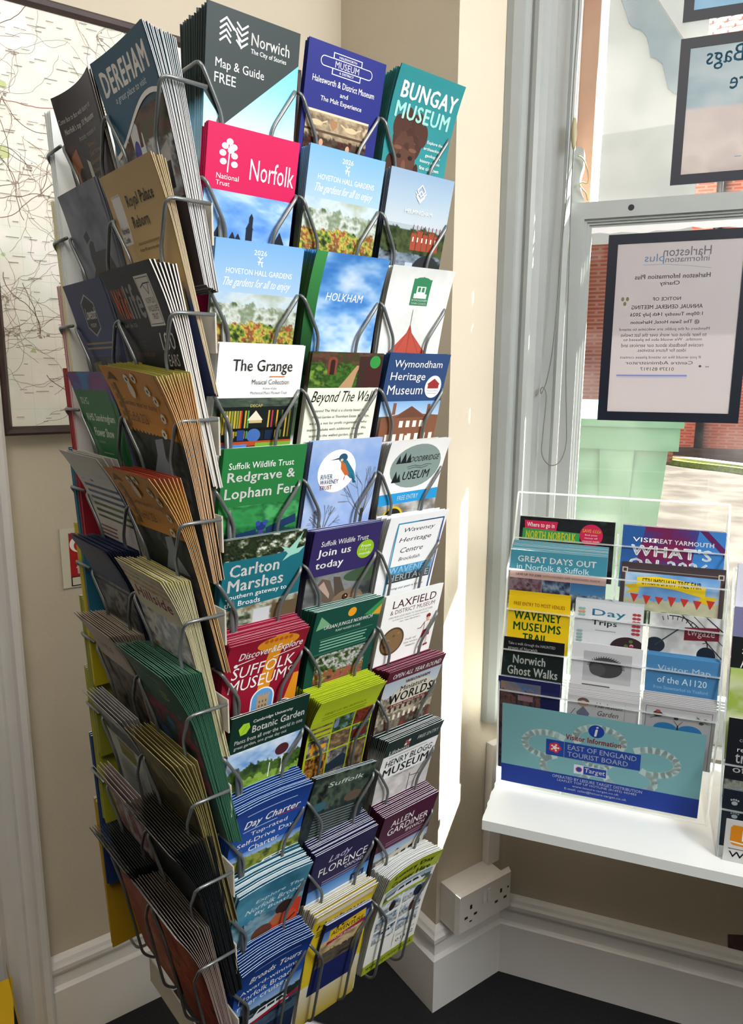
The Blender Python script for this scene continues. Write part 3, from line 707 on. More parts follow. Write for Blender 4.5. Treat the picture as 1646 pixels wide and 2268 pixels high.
org += [Y([(38, 76), (47, 66), (56, 76)], '#e9e0cc'), R(40, 76, 55, 79, '#cdb88a'), T(40, 59.5, 54, 62.5, 'DECAP', '#d9c77a'), R(18, 84, 82, 87, '#0d1210'), C(47, 92, 8, 7, '#4e74b4'), R(28, 86, 36, 97, '#2f4d8c'), R(60, 87, 70, 97, '#23324f'), R(4, 98, 93, 103, '#b5552f'), R(4, 101, 40, 105, '#5b8fd0'), R(50, 100, 93, 105, '#7fb23f')]
leaf(0, 3, 'white musical collection leaflet', 'white leaflet with black title above a photo of gilded fairground organs', [(0, WH), (.25, WH), (.26, '#39423c'), (.49, '#51684a'), (.5, '#dfe3df'), (1, '#c9c9c6')],
     [R(0, 0, 97, 53, '#fbfbfa'), P(0, 53, 97, 64, [(0, ['#5d6a5c', '#39463e', '#7d8a76'], 4, 2)], 3), org, R(0, 104, 97, 125, '#e2e6e0'), T(16, 15, 84, 30, 'The Grange', '#2b2b2b'), R(58, 31, 76, 32, '#d0855a'),
      T(38.5, 34.5, 82, 39.5, 'Musical Collection', '#3a3a3a'), T(52, 42.3, 68, 44.6, 'Home of the', '#444444'), T(38, 46.5, 81, 49.3, 'Mechanical Music Museum Trust', '#444444'), T(30, 107, 62, 109.6, 'A unique collection of', '#333333'), T(20, 111.5, 74, 114.3, 'self playing musical instruments', '#333333'), T(18, 116, 80, 118.8, 'from musical boxes to Dutch Street Organ', '#333333')],
     n=8, pt=.0022, pb=.0016, top=.045, tilt=14, side='#c8c8c4', x0=.008, backs=[[(0, WH), (1, '#d9d9d6')]])
dfly = [C(52, 88, 6, 5, '#2c3f7c'), C(48, 84, 3, 3, '#3c55a0'), C(57, 84, 3, 3, '#3c55a0'), Y([(50, 92), (46, 118), (58, 118), (55, 92)], '#5a4f9c'), Y([(46, 90), (4, 96), (6, 104), (47, 97)], '#27406a'), Y([(58, 90), (94, 78), (95, 88), (59, 97)], '#27406a'), Y([(46, 97), (8, 112), (14, 118), (48, 101)], '#31517c')]
leaf(0, 4, 'grass green fen reserve leaflet', 'grass green leaflet with bold white title over a blue dragonfly photo', [(0, '#2f7f45'), (.3, '#2f7f45'), (.45, '#2a5a3a'), (1, '#355a2c')],
     [P(0, 60, 97, 120, [(0, ['#2f7f45', '#3f9a58', '#256a3a', '#57ae6c'], 3, 4), (.55, ['#1c4a3a', '#274f52', '#2f6a44'], 4, 5)], 9), R(0, 0, 97, 62, '#2f8046'), dfly, T(7, 15, 83, 21.8, 'Suffolk Wildlife Trust', WH), T(6.5, 25, 86, 38.5, 'Redgrave &', WH, 1.2), T(5, 42, 90, 57, 'Lopham Fen', WH, 1.2)],
     n=5, pt=.002, top=.040, tilt=14, x0=.010, topc='#bcd0bc')
bird = [Y([(66, 16), (77, 20), (89, 8), (93, 2), (86, 22), (97, 20), (90, 27), (80, 29), (70, 34), (76, 26)], '#9fd3c4')]
leaf(0, 5, 'teal banded marshes leaflet', 'teal leaflet with pale flying bird and white title on a dark hedge photo', [(0, '#4b5640'), (.12, '#2a3524'), (.13, '#21717f'), (.36, '#1d6472'), (.37, '#7d8a74'), (1, '#4c5a44')],
     [P(0, 0, 97, 30, [(0, ['#1d2817', '#33432a', '#10160d', '#5a6848', '#e8ece2'], 12, 6)], 12, cell=1.3), P(0, 74, 97, 125, [(0, ['#cfd6d4', '#a5b0ac', '#e3e8e6'], 3, 3), (.1, ['#4e5a3c', '#7c6a50', '#b9c2b0', '#38452c'], 6, 5)], 13),
      Y([(0, 24), (60, 24), (97, 20), (97, 76), (0, 82)], '#21727f'), R(42, 86, 62, 125, '#c8cdd0'), R(64, 84, 97, 125, '#6e5f48'), bird, T(8, 29, 67, 43, 'Carlton', WH, 1.2), T(7.5, 46, 74, 60, 'Marshes', WH, 1.2), T(6, 63, 80, 70, 'Southern gateway to', WH), T(5.5, 71.5, 48, 77.5, 'the Broads', WH)],
     n=6, pt=.0024, top=.045, tilt=14, x0=.008, topc='#b9cdd6')
disc = [Y([(36, 125), (54, 0), (70, 0), (50, 125)], '#e39a2a'), Y([(72, 125), (90, 60), (97, 60), (97, 125)], '#e39a2a')]
leaf(0, 6, 'crimson and amber museums leaflet', 'crimson leaflet with amber stripes and a castle keep in a white arch, leaning forward', [(0, '#a8284a'), (.04, '#8f1b36'), (.6, '#86182f'), (1, '#5c1222')],
     [R(0, 0, 97, 130, '#9a1c38'), disc, C(60, 10, 26, 9, '#e39a2a'), [C(44+k*6, 6, 2.4, 2.4, '#c9672c') for k in range(6)], T(14, 13, 93, 25, 'Discover&Explore', WH, .9, .15), T(9, 31, 86, 46, 'SUFFOLK', WH, 0, .1), T(7, 48, 88, 63, 'MUSEUMS', WH, 0, .1), L([(10, 28), (34, 24)], 1, WH), C(12, 28, 2.4, 2.2, WH), L([(58, 29), (90, 24)], 1, WH),
      C(52, 82, 15, 15, WH), R(37, 82, 67, 104, WH), C(52, 82, 13.3, 13.3, '#6aa6da'), R(38.7, 82, 65.3, 102, '#6aa6da'), R(45, 78, 60, 102, '#b8a488'), [R(45+k*3.4, 75.5, 47+k*3.4, 79, '#b8a488') for k in range(5)], [R(48+k*4, 84+m_*6, 49.3+k*4, 87+m_*6, '#6d5b48') for k in range(3) for m_ in range(2)], C(24, 106, 13, 13, WH), C(24, 106, 11.5, 11.5, '#4a3428'), C(80, 104, 13, 13, WH), C(80, 104, 11.5, 11.5, '#2d2620')],
     n=14, pt=.0028, pb=.0013, top=.031, tilt=14, bend=.014, side='#8a1c34', topc='#d7a6b0', dtop=-.0010, x0=.007)
leafy = [Y([(9, 17), (14, 11), (21, 11.5), (23, 18), (19, 25), (12, 26)], '#a8cf3a'), L([(12, 26), (19, 14)], .7, '#7ea528')]
leaf(0, 7, 'dark green botanic garden leaflet', 'dark green leaflet with lime leaf above a sunny fountain and lawn photo', [(0, '#18392f'), (.24, '#18392f'), (.25, '#7fa8d4'), (.4, '#5f7a3a'), (.6, '#7f1a30'), (1, '#5c1222')],
     [P(0, 47, 97, 125, [(0, ['#6d9fd8', '#b8d2ee', '#f2f6fa'], 3, 4), (.36, ['#1d3318', '#3d5a26', '#5a7a34', '#2a4420'], 8, 7), (.62, ['#7da03a', '#9aba4a', '#5e8430'], 4, 6)], 17, .14, 1.6), R(0, 0, 97, 48, '#18392f'), C(70, 66, 9, 8, '#5a2a34'), L([(56, 80), (56, 100)], 1.2, WH), L([(72, 76), (73, 100)], 1.6, WH), leafy,
      T(26, 10, 76, 15, 'Cambridge University', WH), T(26, 17.5, 93, 27, 'Botanic Garden', WH, 1), T(6, 31, 92, 36.5, 'Plants from all over the world in one', WH, .5), T(6, 39, 72, 44.5, 'great garden, one great day out', WH, .5)],
     n=3, pt=.0022, top=.047, tilt=15, x0=.0085)
def boat(x, y, w_, c='#eef1f2', c2='#2f3b44', hull=None):
    return [Y([(x, y), (x+w_, y-1), (x+w_*.93, y+7), (x+w_*.08, y+8)], hull or c), Y([(x+w_*.2, y), (x+w_*.3, y-9), (x+w_*.82, y-10), (x+w_*.9, y-1)], c), Y([(x+w_*.27, y-2), (x+w_*.33, y-7), (x+w_*.78, y-8), (x+w_*.83, y-3)], c2), R(x+w_*.45, y-7.5, x+w_*.48, y-2.5, c), R(x+w_*.63, y-8, x+w_*.66, y-2.5, c), L([(x+w_*.02, y-1), (x+w_*.02, y-6), (x+w_*.2, y-7)], .6, c)]
leaf(0, 8, 'royal blue boat charter leaflet', 'royal blue leaflet titled for day hire with a white cruiser by green reeds', [(0, '#1f4490'), (.38, '#2350a0'), (.42, '#8fa85a'), (.6, '#2c4a78'), (1, '#1b2f5c')],
     [G(0, 0, 97, 74, '#1f4392', '#2a5fb0'), P(0, 70, 97, 130, [(0, ['#5f8fd0', '#c9dcea'], 0, .3), (.14, ['#4c5f22', '#7d8d38', '#9aa048', '#3a4a1c'], 9, 6), (.6, ['#4a5648', '#6d7668', '#2f3a34'], 5, 9)], 21), boat(30, 104, 64), R(40, 110, 62, 112, '#b04038'), LN(16, 88, 12, 1, 3, 1.2, '#c9d6ea'),
      T(15, 22, 88, 36, 'Day Charter', WH, 1.2, .25), R(60, 34, 88, 35.2, '#c23a36'), LN(15, 60, 37, 1, 3, 1, '#c9d6ea'), T(26, 42, 74, 50, 'Top-rated', WH), T(10, 53, 84, 61.5, 'Self-Drive Day', WH), T(26, 64, 66, 71.5, 'Charter', WH)],
     n=13, pt=.0028, pb=.0013, top=.036, tilt=14, bend=.009, bow=-.004, side='#2a4f96', topc='#bcd2ee', x0=.0075, dtop=-.0006)
kids = [Y([(20, 118), (36, 82), (62, 74), (84, 56), (96, 60), (96, 122), (20, 124)], '#c8472c'), C(72, 62, 12, 10, '#3a2418'), C(44, 86, 14, 11, '#6a3d24'), C(64, 78, 8, 9, '#b4693c'), C(40, 104, 11, 8, '#d8622f'), Y([(10, 128), (22, 104), (44, 112), (40, 130)], '#b23a26'), C(84, 92, 10, 18, '#d0562e'), L([(30, 118), (90, 84)], 2.4, '#2b2420'), C(56, 104, 9, 7, '#241a18')]
leaf(0, 9, 'teal lake leaflet with orange life jackets', 'teal lake leaflet showing orange life jackets, curling top edge, tenth row', [(0, '#39738c'), (.3, '#3d7a98'), (.5, '#5a4a44'), (1, '#23324c')],
     [P(0, 0, 97, 130, [(0, ['#2d6a84', '#3f86a2', '#5b9cb4'], 3, 4), (.42, ['#5d8a9c', '#88a9b4', '#3f6a80'], 3, 12)], 23), kids, T(28, 24, 92, 31, 'Explore The', '#dfeef2', .5, .25), T(16, 34, 94, 42, 'Norfolk Broads', '#dfeef2', .5, .25), T(30, 45, 76, 52, 'By Boat!', '#dfeef2', .5, .25)],
     n=12, pt=.0026, pb=.0013, top=.029, tilt=14, bend=.012, bow=-.004, side='#3b6a88', topc='#d8ecf4', x0=.0075,
     backs=[[(0, '#39738c'), (1, '#2a4a66')], [(0, '#39738c'), (1, '#2a4a66')], [(0, '#e6f0f4'), (1, '#39738c')]], dtop=-.0008)
leaf(0, 10, 'deep blue river cruise leaflet', 'deep blue leaflet with a white cruiser at dusk on the lowest row', [(0, '#1d3f86'), (.45, '#2350a0'), (.6, '#2b3a58'), (1, '#14233f')],
     [G(0, 0, 97, 70, '#1a3a80', '#2a5cae'), P(0, 66, 97, 135, [(0, ['#3f78c4', '#a8c6e4'], 0, .35), (.3, ['#1c2a2c', '#2f3f3a', '#14201f'], 9, 4), (.5, ['#2f4258', '#51687c', '#1c2c40'], 5, 10)], 27), boat(18, 104, 70, '#e8eef2', '#26323c'), Y([(0, 118), (97, 100), (97, 106), (0, 124)], '#a3263c'), LN(20, 88, 10, 1, 3, 1.1, '#b9c8e4'),
      T(17, 22, 88, 33, 'Broads Tours', WH, 1, .2), T(7, 41, 88, 50, 'Award-winning', WH), T(7, 53, 84, 62, 'Norfolk Broads', WH), T(7, 65, 76, 73.5, 'river cruises', WH)],
     n=17, pt=.0027, pb=.0012, top=.028, tilt=14, bend=.013, bow=-.005, side='#24488e', topc='#b7cdec', x0=.0075, dtop=-.0008)
# ---- middle column
leaf(1, 0, 'navy district museum leaflet', 'navy leaflet with white framed badge and a carved stone frieze photo', [(0, '#28307a'), (.27, '#28307a'), (.3, '#6b5d50'), (1, '#20284f')],
     [R(0, 0, 97, 130, '#2a3180'), R(20, 10.5, 76, 19.5, WH), C(20, 15, 4.5, 4.5, WH), C(76, 15, 4.5, 4.5, WH), R(30, 5.5, 66, 24.5, WH), R(20, 11.2, 76, 18.8, '#2a3180'), C(20, 15, 3.8, 3.8, '#2a3180'), C(76, 15, 3.8, 3.8, '#2a3180'), R(31, 6.2, 65, 23.8, '#2a3180'), R(30, 11.2, 66, 18.8, '#2a3180'), L([(30, 10.8), (66, 10.8)], .7, WH), L([(30, 19.2), (66, 19.2)], .7, WH),
      T(33, 12.2, 63, 18, 'MUSEUM', WH, .6), T(37, 7.6, 59, 9.6, 'HALESWORTH', WH), T(39, 20.6, 57, 22.6, '& DISTRICT', WH), T(8, 29, 86, 34.5, 'Halesworth & District Museum', WH), T(43, 38, 53, 42, 'and', WH), T(20, 45, 72, 50.5, 'The Malt Experience', WH),
      P(5, 58, 84, 125, [(0, ['#8f7d66', '#b9a88a', '#6b5a48', '#cdbd9e'], 5, 5), (.34, ['#1c1713', '#3a2e26', '#5d4a3c', '#100d0b', '#7a2a24'], 7, 6)], 31, .05, 1.5), R(5, 58, 84, 60, '#d9cbb0'), [C(x, 69, 8, 2.6, '#cdbb98') for x in (18, 62)], [L([(x, 68), (x+d_, 66)], 1.6, '#cdbb98') for x, d_ in ((10, -4), (26, 5), (54, -5), (70, 5))], Y([(36, 64), (44, 64), (44, 69), (40, 73), (36, 69)], '#a8805f'), R(5, 75, 84, 77, '#5c4a3a'), [C(x, y, 2.2, 2.2, '#b23328') for x, y in ((30, 90), (44, 96), (50, 104), (58, 98), (66, 92), (38, 104))], [C(x, y, 2.6, 3.4, '#c9a184') for x, y in ((26, 86), (60, 87))]],
     n=3, pt=.003, top=.048, tilt=13, x0=.0075)
leaf(1, 1, 'pale blue garden leaflet of the middle pile', 'pale blue garden leaflet with white script beside the magenta one, second row', HB, hoveton(), n=7, pt=.0026, top=.049, tilt=13, x0=.0075, side='#3a4660')
leaf(1, 2, 'blue sky estate leaflet', 'blue cloudy sky leaflet with a narrow green edge and curling corner', [(0, '#3f86c4'), (.05, '#5fa05a'), (.5, '#3d6a44'), (1, '#22301f')],
     [P(0, 0, 97, 125, [(0, ['#3f7cc2', '#4f8acc', '#6fa4da', '#a9c8e8', '#cfdfef'], 1.8, 5)], 44, cell=1.4), P(0, 0, 14, 125, [(0, ['#4c9a58', '#2f6f3c', '#16301c'], 0, .9)], 2), T(24, 38, 73, 46, 'HOLKHAM', WH, 0, .12)],
     n=10, pt=.0032, pb=.0013, top=.043, tilt=13, bend=.012, roll=0, side='#20282c', topc='#3f8fd2', dtop=-.0006, x0=.008)
leaf(1, 3, 'cream walled garden charity leaflet', 'cream leaflet with a walled garden path photo and black script title', [(0, '#3a4a2a'), (.18, '#5c4a3a'), (.19, '#e9eadb'), (1, '#dfe0d0')],
     [R(0, 38, 97, 130, '#ecefdf'), P(0, 0, 97, 38.5, [(0, ['#4d3a30', '#6d4c3c', '#3c4a28', '#5f3f34'], 6, 5), (.34, ['#2e5222', '#4f7a30', '#1e3a18', '#7fa046'], 8, 7)], 51, .2, 1.5), Y([(48, 38.5), (54, 38.5), (66, 14), (63, 14), (44, 38.5)], '#b9936e'), Y([(40, 38.5), (58, 38.5), (64, 14), (61, 14)], '#bb9874'), R(22, 8, 34, 24, '#8a4c3c'), C(28, 10, 6, 5, '#8a4c3c'), R(25, 11, 31, 24, '#3c2622'), C(28, 11, 3, 3, '#3c2622'), R(64, 4, 97, 38, '#46302c'), R(74, 12, 97, 38, '#4d2b2c'), C(86, 10, 7.5, 7, '#3a9a4c'),
      T(6, 42, 92, 58, 'Beyond The Wall', '#1c1c1c', 0, .3), T(11, 62, 88, 66, 'Beyond The Wall is a charity based in the', '#55554f'), T(10, 69, 90, 73, 'Walled Garden at Thornham Estate. Near Eye,', '#55554f'), T(8, 76, 88, 80, 'we are a not for profit organisation who', '#55554f'), T(6, 83, 88, 87, 'support adults with additional needs. We', '#55554f'), T(10, 90, 86, 94, 'maintain the walled garden, propagate', '#55554f'), T(4, 97, 90, 101, 'mainly blooms for sale and also run a tearoom', '#55554f'), T(34, 104, 70, 108, 'in our glasshouse.', '#55554f')],
     n=4, pt=.0022, top=.040, tilt=14, x0=.009)
king = [Y([(26, 23), (40, 20.5), (40, 22.5)], '#2b2420'), C(44, 21, 6, 5, '#2f5f7c'), Y([(41, 25), (50, 24), (62, 38), (66, 48), (58, 46), (46, 36)], '#2f7c92'), Y([(42, 25), (48, 28), (56, 42), (50, 42), (43, 34)], '#c9713a'), C(42.5, 23.5, 2, 1.6, '#e7c39a'), Y([(58, 40), (68, 52), (63, 52)], '#255f80'), L([(50, 43), (49, 47)], .8, '#a0402c')]
def tree(x, y, h_, s_, c):
    rs = np.random.RandomState(int(x*3+y)); o = [L([(x, y), (x, y-h_*.4)], h_*.05, c)]
    for k in range(15):
        a = rs.uniform(-1.25, 1.25); b = (x+math.sin(a)*h_*.3*s_, y-h_*.4-math.cos(a)*h_*.32); o.append(L([(x, y-h_*.3), b], .55, c))
        for q in range(3): a2 = a+rs.uniform(-.7, .7); o.append(L([b, (b[0]+math.sin(a2)*h_*.2*s_, b[1]-math.cos(a2)*h_*.22)], .4, c))
    return o
leaf(1, 4, 'lavender blue river trust leaflet', 'lavender blue leaflet with a kingfisher in a white disc and bare trees', [(0, '#8fabdc'), (.5, '#9db2da'), (.55, '#6c6f86'), (1, '#3c3f58')],
     [P(0, 0, 97, 130, [(0, ['#86a6dc', '#9db6e0', '#b9c9e6'], 2, 3)], 61), tree(30, 126, 54, .9, '#57503c'), tree(84, 126, 98, .8, '#4f4f4a'), C(38, 36, 26, 25, WH), king, T(17, 39, 33, 44.5, 'RIVER', '#3f8fb4', .4), T(17, 45.5, 42, 50.5, 'WAVENEY', '#3f6fae', .4), T(17, 52, 34, 57, 'TRUST', '#b0402e', .4)],
     n=7, pt=.002, top=.042, tilt=14, x0=.008, side='#3d4468')
hare = [Y([(14, 72), (22, 62), (34, 66), (46, 92), (40, 100), (26, 92)], '#6d5f55'), Y([(18, 72), (25, 66), (36, 84), (36, 90)], '#b79f92'), Y([(38, 62), (48, 64), (58, 84), (52, 94), (44, 88)], '#5c5048'), C(64, 98, 24, 15, '#8a7460'), C(72, 102, 16, 12, '#9c8468'), C(60, 92, 4.4, 4, '#1e1713'), C(60, 92, 3, 2.6, '#5c3f24'), C(61, 91, .9, .8, WH), C(84, 106, 6, 5, '#b39a80')]
leaf(1, 5, 'purple membership leaflet with a hare', 'purple leaflet with lime roundel and a brown hare photo', [(0, '#3c3169'), (.3, '#382e64'), (.35, '#8f9294'), (1, '#39403c')],
     [R(0, 0, 97, 62, '#3c3169'), P(0, 58, 97, 125, [(0, ['#5c5f60', '#8d9090', '#3c4040'], 2, 3)], 65), C(97, 66, 44, 10, '#4a6048'), hare, T(12, 14, 79, 20.5, 'Suffolk Wildlife Trust', WH), T(9, 24, 56, 36, 'Join us', WH, 1.3), T(9, 39, 48, 51, 'today', WH, 1.3), C(78, 33, 12.5, 12, '#9ac22c'), T(71, 26.5, 85, 30.5, 'From', WH), T(69, 31.5, 87, 35.5, '£4 per', WH, .6), T(70, 36.5, 86, 40, 'month', WH)],
     n=9, pt=.0026, pb=.0013, top=.040, tilt=14, bend=.004, x0=.008, topc='#c9d2ea', side='#3a3060')
leaf(1, 6, 'bottle green plant nursery leaflet', 'bottle green leaflet with an orange sun and a flower bed photo', [(0, '#1d5a4c'), (.7, '#17493e'), (1, '#123a30')],
     [R(0, 0, 97, 130, '#1a5548'), Y([(8, 8), (24, 22), (4, 26)], '#7fb48a'), Y([(72, 20), (97, 2), (97, 26)], '#3f9a5c'), Y([(84, 22), (97, 10), (97, 24)], '#e2a83a'), C(52, 11, 6, 6, '#efa92e'), T(15, 22, 86, 28.5, 'URBAN JUNGLE NORWICH', WH, .7, .1), T(33, 30.5, 69, 33.5, 'PLANT NURSERY & CAFE', '#d6e6dc'), L([(12, 40), (90, 38)], .4, '#6fae8c'), LN(14, 88, 42, 4, 4, 1.6, '#8fc0a8', .2), L([(6, 60), (92, 58)], .4, '#6fae8c'), P(12, 62, 86, 108, [(0, ['#18240f', '#3d5c2a', '#7a8a70', '#d6cfdc', '#5b6f3a', '#2a3a1c'], 10, 8), (.55, ['#2c3f1c', '#8a6a60', '#b3524c', '#4f6e34', '#c9b060'], 9, 8)], 71, .2, 1.3), LN(12, 86, 112, 2, 4, 1.6, '#8fc0a8')],
     n=10, pt=.0026, pb=.0013, top=.045, tilt=14, bend=.005, x0=.008, topc='#cfe8e0', side='#1d5a4c')
lime = []
for k, (x0_, x1_) in enumerate(((3, 34), (36, 66), (68, 95))):
    for q, (y0_, y1_) in enumerate(((38, 60), (62, 86), (88, 130))):
        lime.append(P(x0_, y0_, x1_, y1_, [(0, [['#3a3228', '#6d5a44', '#a08a68'], ['#241c17', '#5c3a2a', '#c9913a', '#1b1512'], ['#1c2a20', '#41603c', '#86a0a4'], ['#2a2a2c', '#70706c', '#b9b4a4'], ['#5b2019', '#8c4636', '#3a1a14']][(k*2+q*3) % 5], 6, 6)], 80+k*5+q, cell=1.6))
leaf(1, 7, 'lime green folded museum leaflet', 'lime green leaflet bending forward above small transport museum photos', [(0, '#bccf2e'), (.17, '#b4c628'), (.18, '#332a20'), (1, '#1f1914')],
     [R(0, 0, 97, 36, '#b9cc2a'), R(0, 36, 97, 130, '#aebf2c'), lime, T(16, 22, 78, 26, 'FIND US IN SUFFOLK', '#8d9c1e'), LN(14, 84, 29, 2, 3.4, 1.5, '#8d9c1e'), [C(40, 48, 4, 6, '#7a8ba8'), R(6, 72, 30, 78, '#e0a53a'), R(8, 66, 12, 84, '#d99a30'), R(70, 68, 92, 82, '#6e2a24'), Y([(36, 108), (60, 98), (66, 104), (66, 118), (36, 120)], '#2c3a48')]],
     n=15, pt=.0026, pb=.0012, top=.036, tilt=14, bend=.022, x0=.0065, topc='#cfe04a', side='#3d2c22', dtop=-.0003)
leaf(1, 8, 'dark green woodland leaflet', 'dark green photo leaflet tipped back crookedly below the lime pile', [(0, '#2f3a36'), (1, '#1c2422')],
     [P(0, 0, 97, 130, [(0, ['#1b2421', '#33413a', '#59685a', '#141b19'], 5, 6), (.4, ['#1b2628', '#2f3d3e', '#18201f'], 6, 7)], 91), T(24, 12, 80, 19, 'Suffolk', '#c9d4cc', 0, .2), C(20, 46, 10, 7, '#3f6c78'), C(72, 44, 14, 8, '#6a5a4c'), LN(16, 84, 58, 9, 4.2, 1.5, '#7d8a84')],
     n=4, pt=.0022, top=.024, tilt=14, roll=-8, bend=.002, x0=.006, topc='#cfdfea', jit=1.6)
leaf(1, 9, 'indigo river boat leaflet', 'indigo leaflet with white capital title over a blue estuary photo', [(0, '#2c2a52'), (.3, '#2a284e'), (.4, '#3f6ea0'), (1, '#1f2c4c')],
     [R(0, 0, 97, 64, '#2d2a55'), P(0, 62, 97, 125, [(0, ['#4d86c4', '#9cc0e2'], 0, .5), (.5, ['#23334c', '#3f5870', '#1b2638'], 5, 8)], 95), T(24, 14, 60, 28, 'Lady', '#cfcbe4', 0, .35), T(12, 30, 88, 43, 'FLORENCE', WH), T(54, 45.5, 84, 51, 'ORFORD', WH), LN(20, 84, 55, 2, 4, 1.4, '#a6a2c4'), R(68, 70, 90, 92, '#1d3a68'), T(71, 74, 87, 80, '2026', '#b9cbe8'), L([(6, 96), (50, 92), (90, 100)], .8, '#1c2a3c')],
     n=14, pt=.0026, pb=.0013, top=.027, tilt=14, bend=.006, x0=.0075, topc='#dfe2f4', side='#2c2a52', dtop=-.0006)
leaf(1, 10, 'yellow and white tour flyer', 'crumpled yellow and white flyer in a thick pile on the lowest row', [(0, '#e9e4d2'), (.08, '#d8c23a'), (.5, '#d0b52c'), (.55, '#e4e2da'), (1, '#b8a23a')],
     [R(0, 0, 97, 130, '#d9c034'), R(4, 4, 92, 14, '#efe9d4'), T(8, 22, 84, 32, 'Harbour', '#3a3420', 1, .2), LN(10, 84, 36, 3, 4, 2, '#4a4428')],
     n=14, pt=.0028, pb=.0012, top=.042, tilt=12, bend=.012, x0=.006, side='#e8e6de', topc='#f6f4ea', jit=3.0, d0=.010,
     backs=[[(0, '#f2efe4'), (1, '#e4e0d0')], [(0, '#f2efe4'), (1, '#e4e0d0')], [(0, '#d8c23a'), (1, '#e4e0d0')]])
stack('leaflet', 'leaflet', Frame(fr_r(10, 1).O, u, v), 'narrow navy jet ride leaflet', 'narrow navy leaflet with a yellow sticker and a beach curve, lowest row', [(0, '#2a3468'), (1, '#1c2348')],
      [R(0, 0, 76, 130, '#27306a'), P(0, 14, 76, 80, [(0, ['#4d7ac0', '#8fb2da'], 0, .4), (.3, ['#b39a74', '#d6c29a', '#8f7a58'], 3, 7), (.62, ['#4c4a44', '#6f6656', '#2c2c30'], 3, 8)], 99), Y([(10, 16), (66, 8), (70, 26), (12, 36)], '#e8c62e'), T(16, 14, 58, 19, 'JET', '#222222', 1), T(14, 20, 66, 28, 'ADVENTURE', '#222222', 1), Y([(10, 37), (70, 27), (70, 33), (10, 43)], '#b3263a'), T(14, 34, 64, 38, 'ONLINE BOOKING', WH, .5)],
      n=5, pt=.0014, pb=.001, top=.016, tilt=15, bend=.006, d0=.0035, x0=.024, W_=74, H_=182, roll=-3, topc='#c9d4ec')
# ---- right-hand column
face = [C(33, 62, 22, 25, '#4e342c'), C(30, 84, 18, 30, '#5f4034')]+[C(x, y, 7, 11, '#553930') for x, y in ((16, 52), (28, 44), (44, 46), (54, 56))]+[C(23, 80, 3.5, 2.2, '#2c1b17'), C(40, 80, 3.5, 2.2, '#2c1b17'), C(31, 90, 3.4, 7, '#76513f'), C(31, 103, 8, 2.6, '#331f1a'), C(20, 72, 6, 2, '#7d5846'), C(42, 72, 6, 2, '#7d5846'), C(10, 92, 5, 12, '#4a3028'), C(50, 96, 4, 12, '#44291f')]
leaf(2, 0, 'teal town museum leaflet', 'teal leaflet with heavy white capitals and a bronze carved head, top of the rack', [(0, '#3a9296'), (.5, '#35878c'), (1, '#2f7478')],
     [R(0, 0, 97, 130, '#378e92'), face, T(9, 12, 92, 27, 'BUNGAY', WH, 1.8), T(7, 30, 88, 45, 'MUSEUM', '#a5d6cf', 1.8), T(62, 58, 86, 62, 'Explore the', WH), T(58, 64.5, 86, 68.5, 'archaeology', WH), T(62, 71, 86, 75, 'geology &', WH), T(55, 77.5, 86, 81.5, 'history of this', WH), T(55, 84, 86, 88, 'fine old town', WH)],
     n=14, pt=.003, pb=.0015, top=.049, tilt=11, side='#1c3a3a', topc='#7fb6b8', x0=.009, bend=.014)
knot = [L([(48, 12), (42, 18), (48, 24), (54, 18), (48, 12)], 1.2, WH), L([(48, 18), (42, 24), (48, 30), (54, 24), (48, 18)], 1.2, WH), L([(40, 20), (48, 28)], 1, WH), L([(56, 20), (48, 28)], 1, WH)]
leaf(2, 1, 'grey blue moated hall leaflet', 'grey blue leaflet with a white knot and a red brick hall by a moat', [(0, '#9db2c6'), (.25, '#aab8c4'), (.3, '#2c3a2a'), (1, '#20242a')],
     [P(0, 0, 97, 58, [(0, ['#93abc4', '#a9bccb', '#c0c9cf'], 0, 0.9)], 103), P(0, 54, 97, 125, [(0, ['#aab7bf', '#c2c9cb'], 0, .3), (.06, ['#1f2a18', '#3a4a2a', '#55603c', '#182213'], 9, 7), (.42, ['#242f2a', '#5c6a78', '#8c99a6', '#1c2626'], 4, 7)], 105, .06, 1.5), [R(44+k*9, 62-(k % 2)*3, 52+k*9, 80, '#a4503c') for k in range(5)], [R(45+k*6, 53, 46+k*6, 62, '#8a4434') for k in range(8)], [R(46+k*7, 66, 48+k*7, 71, '#e6d8cc') for k in range(6)], C(74, 106, 24, 22, '#33373a'), R(40, 94, 52, 100, '#b9c6d2'), knot, T(28, 38, 70, 42.5, 'HELMINGHAM', WH)],
     n=7, pt=.0023, top=.047, tilt=13, x0=.0075, side='#252a30')
hall = [R(36, 12, 64, 41, '#3f8a63'), C(50, 13, 11, 3, '#3f8a63'), Y([(40, 20), (50, 9), (60, 20)], '#3f8a63'), R(43, 20, 57, 28, '#e4ebe4'), R(45, 21, 49, 26, '#3f8a63'), R(51, 21, 55, 26, '#3f8a63'), R(40, 28, 60, 33, '#dfe8e0'), T(38, 34, 62, 36.4, 'WYMONDHAM', '#dfe8e0', .5), T(38, 37.5, 62, 39.9, 'TOWN COUNCIL', '#dfe8e0', .5)]
